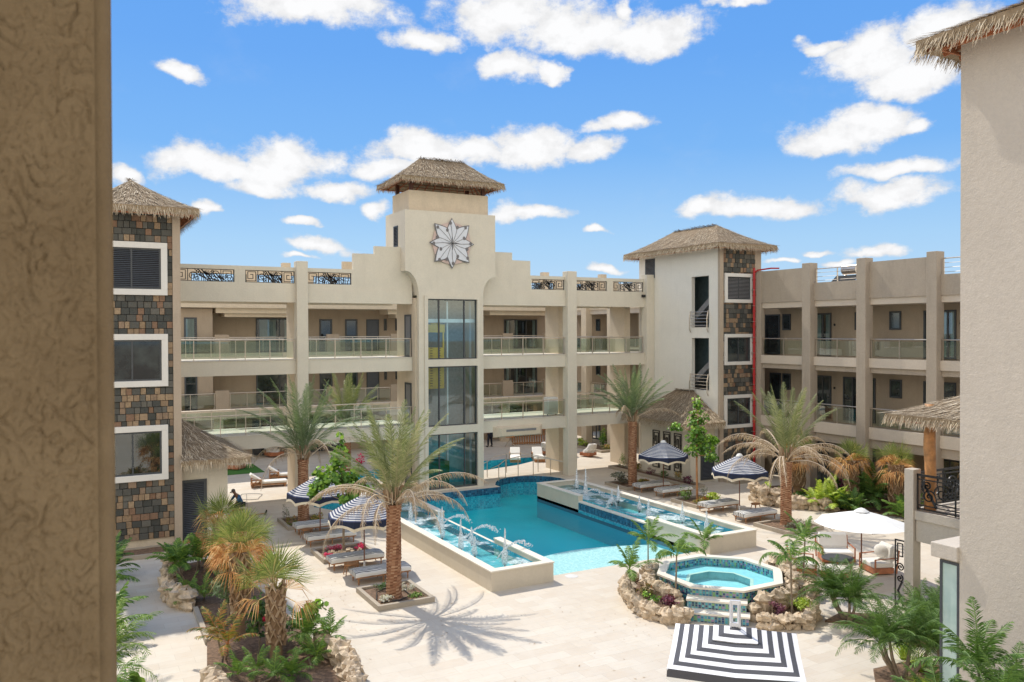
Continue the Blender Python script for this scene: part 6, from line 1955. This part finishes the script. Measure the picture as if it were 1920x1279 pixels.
b = MB(); b.tube([(8.9 + .62 * math.cos(t / 3) + .15 * math.sin(t), 45.6 + .9 * math.sin(t / 3), .02) for t in range(24)] + [(8.4, 43.8, .02), (8.2, 42.6, .02)], .012, 5)
b.build('hose', 'hose', label='thin grey hose coiled on the sunny paving left of the gallery column', cat='hose')
b = MB(); b.tube([(8.95 + .0, 25.6, .14), (9.2, 26.3, .15), (9.8, 26.7, .15), (10.1, 26.2, .14), (10.1, 25.5, .14), (9.6, 25.2, .14), (9.0, 25.3, .14)], .018, 6)
b.build('irrigation_pipe', 'iron', label='black irrigation pipe looping round the nearest palm trunk', cat='pipe')
b = MB(); b.lathe([(.001, .012), (.22, .012), (.24, .004), (.24, .001)], (16.1, 25.1, 0), 20); b.build('deck_drain', 'cushion_grey', label='round pale drain cover in the paving by the pool edge', cat='drain')


# ---------------------------------------------------------------- people
def skin_body(name, m_, par, joints, edges, root=0, sub=2):
    me = bpy.data.meshes.new(name); me.from_pydata([j[0] for j in joints], edges, [])
    me.materials.append(MATS[m_]); o = bpy.data.objects.new(name, me); C.objects.link(o); o.parent = par
    sm = o.modifiers.new('skin', 'SKIN'); sm.use_smooth_shade = True
    for k, j in enumerate(joints): me.skin_vertices[0].data[k].radius = (j[1], j[1] if len(j) < 3 else j[2])
    me.skin_vertices[0].data[root].use_root = True
    ss = o.modifiers.new('sub', 'SUBSURF'); ss.levels = sub; ss.render_levels = sub
    return o


def make_mesh_skin():
    pass


def person(label, loc, rz, pose, shirt, trousers, cap_=None):
    t = thing('person', label, 'person', (0, 0, 0))
    J = pose
    V = lambda k: J[k]
    # one continuous body, then clothing grown over it
    names = ['pelvis', 'belly', 'chest', 'neck', 'head', 'crown', 'shL', 'elL', 'wrL', 'haL', 'shR', 'elR', 'wrR', 'haR', 'hipL', 'knL', 'anL', 'toL', 'hipR', 'knR', 'anR', 'toR']
    rads = dict(pelvis=(.13, .1), belly=(.125, .095), chest=(.15, .1), neck=(.052, .052), head=(.078, .09), crown=(.07, .08), shL=(.06, .06), shR=(.06, .06), elL=(.042, .042), elR=(.042, .042), wrL=(.028, .028), wrR=(.028, .028), haL=(.036, .022), haR=(.036, .022), hipL=(.09, .09), hipR=(.09, .09), knL=(.058, .058), knR=(.058, .058), anL=(.038, .038), anR=(.038, .038), toL=(.04, .03), toR=(.04, .03))
    idx = {n: k for k, n in enumerate(names)}
    E_ = [(idx[a], idx[b_]) for a, b_ in (('pelvis', 'belly'), ('belly', 'chest'), ('chest', 'neck'), ('neck', 'head'), ('head', 'crown'), ('chest', 'shL'), ('shL', 'elL'), ('elL', 'wrL'), ('wrL', 'haL'), ('chest', 'shR'), ('shR', 'elR'), ('elR', 'wrR'), ('wrR', 'haR'), ('pelvis', 'hipL'), ('hipL', 'knL'), ('knL', 'anL'), ('anL', 'toL'), ('pelvis', 'hipR'), ('hipR', 'knR'), ('knR', 'anR'), ('anR', 'toR'))]
    skin_body('body', 'skin', t, [(J[n],) + rads[n] for n in names], E_)
    g = 1.14
    sn = ['belly', 'chest', 'shL', 'elL', 'shR', 'elR', 'pelvis']; si = {n: k for k, n in enumerate(sn)}
    skin_body('shirt', shirt, t, [(J[n], rads[n][0] * g + .01, rads[n][1] * g + .01) for n in sn], [(si[a], si[b_]) for a, b_ in (('pelvis', 'belly'), ('belly', 'chest'), ('chest', 'shL'), ('shL', 'elL'), ('chest', 'shR'), ('shR', 'elR'))])
    tn = ['pelvis', 'hipL', 'knL', 'anL', 'hipR', 'knR', 'anR']; ti = {n: k for k, n in enumerate(tn)}
    skin_body('trousers', trousers, t, [(J[n], rads[n][0] * g + .02, rads[n][1] * g + .02) for n in tn], [(ti[a], ti[b_]) for a, b_ in (('pelvis', 'hipL'), ('hipL', 'knL'), ('knL', 'anL'), ('pelvis', 'hipR'), ('hipR', 'knR'), ('knR', 'anR'))])
    for s_ in ('L', 'R'):
        a, b_ = Vector(J['an' + s_]), Vector(J['to' + s_]); q = MB(); c = (a + b_) / 2 + Vector((0, 0, -.01)); q.ball(c, (.15, .055, .05), 10, 6); q.build('shoe', 'iron', t, smooth=True)
        h = Vector(J['ha' + s_]); w_ = Vector(J['wr' + s_]); d = (h - w_).normalized(); sd_ = d.cross(Vector((0, 0, 1)));
        if sd_.length < .1: sd_ = Vector((0, 1, 0))
        sd_.normalize(); q = MB()
        for k in range(4):
            b0 = h + d * .02 + sd_ * (.024 - .016 * k); q.tube([b0, b0 + d * (.045 + .008 * (k in (1, 2))), b0 + d * .07 + Vector((0, 0, -.02))], [.008, .0075, .006], 6)
        b0 = h - d * .02 + sd_ * .03; q.tube([b0, b0 + sd_ * .02 + d * .03, b0 + sd_ * .025 + d * .055], [.009, .008, .007], 6)
        q.build('fingers', 'skin', t, smooth=True)
    hd, cr = Vector(J['head']), Vector(J['crown'])
    f_ = Vector(J.get('face', (1, 0, 0))).normalized(); sd_ = f_.cross((cr - hd).normalized())
    mid = (hd + cr) / 2
    q = MB(); q.tube([mid + f_ * .085 + Vector((0, 0, .0)), mid + f_ * .115 - Vector((0, 0, .03))], [.008, .014], 6)
    for s_ in (-1, 1): q.ball(mid + sd_ * .085 * s_ - f_ * .01, (.015, .015, .03), 6, 5)
    q.build('nose_and_ears', 'skin', t)
    q = MB()
    for s_ in (-1, 1): q.ball(mid + f_ * .088 + sd_ * .032 * s_ + Vector((0, 0, .015)), (.009, .009, .006), 6, 4)
    q.bar(mid + f_ * .09 - sd_ * .02 - Vector((0, 0, .055)), mid + f_ * .09 + sd_ * .02 - Vector((0, 0, .055)), .006, .006); q.build('eyes_and_mouth', 'iron', t)
    q = MB(); q.ball(cr + Vector((0, 0, .0)), (.095, .095, .075), 12, 8)
    if cap_: q.obox(cr + f_ * .12 - Vector((0, 0, .01)), f_ * .06, sd_ * .065, (0, 0, .006))
    q.build('cap' if cap_ else 'hair', cap_ or 'iron', t, smooth=True)
    t.location = loc; t.rotation_euler = (0, 0, rz)
    return t


kneel = dict(pelvis=(-.05, 0, .42), belly=(.02, 0, .58), chest=(.16, 0, .80), neck=(.27, 0, .93), head=(.34, 0, 1.02), crown=(.38, 0, 1.12), shL=(.17, .2, .84), elL=(.34, .26, .60), wrL=(.52, .2, .42), haL=(.60, .17, .38),
             shR=(.17, -.2, .84), elR=(.34, -.26, .60), wrR=(.52, -.18, .40), haR=(.60, -.15, .36), hipL=(-.02, .1, .40), knL=(.38, .16, .44), anL=(.30, .16, .07), toL=(.42, .17, .04), hipR=(-.02, -.1, .40), knR=(.28, -.14, .09), anR=(-.14, -.14, .09), toR=(-.24, -.14, .05), face=(.8, 0, -.45))
person('worker in blue shirt and grey cap crouching on the paving', (7.75, 42.0, 0), rad(200), kneel, 'towel_blue', 'cloth_dark', 'cap_grey')
stand = dict(pelvis=(0, 0, .95), belly=(.0, 0, 1.1), chest=(.03, 0, 1.32), neck=(.04, 0, 1.5), head=(.06, 0, 1.6), crown=(.06, 0, 1.71), shL=(.02, .2, 1.42), elL=(.02, .27, 1.14), wrL=(.14, .22, .92), haL=(.2, .2, .86),
             shR=(.02, -.2, 1.42), elR=(.02, -.27, 1.14), wrR=(.14, -.22, .92), haR=(.2, -.2, .86), hipL=(0, .1, .92), knL=(.03, .17, .5), anL=(-.02, .23, .08), toL=(.12, .25, .04), hipR=(0, -.1, .92), knR=(.05, -.14, .5), anR=(.02, -.18, .08), toR=(.16, -.19, .04), face=(1, 0, -.2))
person('worker in dark trousers standing in the far courtyard right of the glass tower', (28.8, 56.3, 0), rad(100), stand, 'cloth_dark', 'cloth_dark')
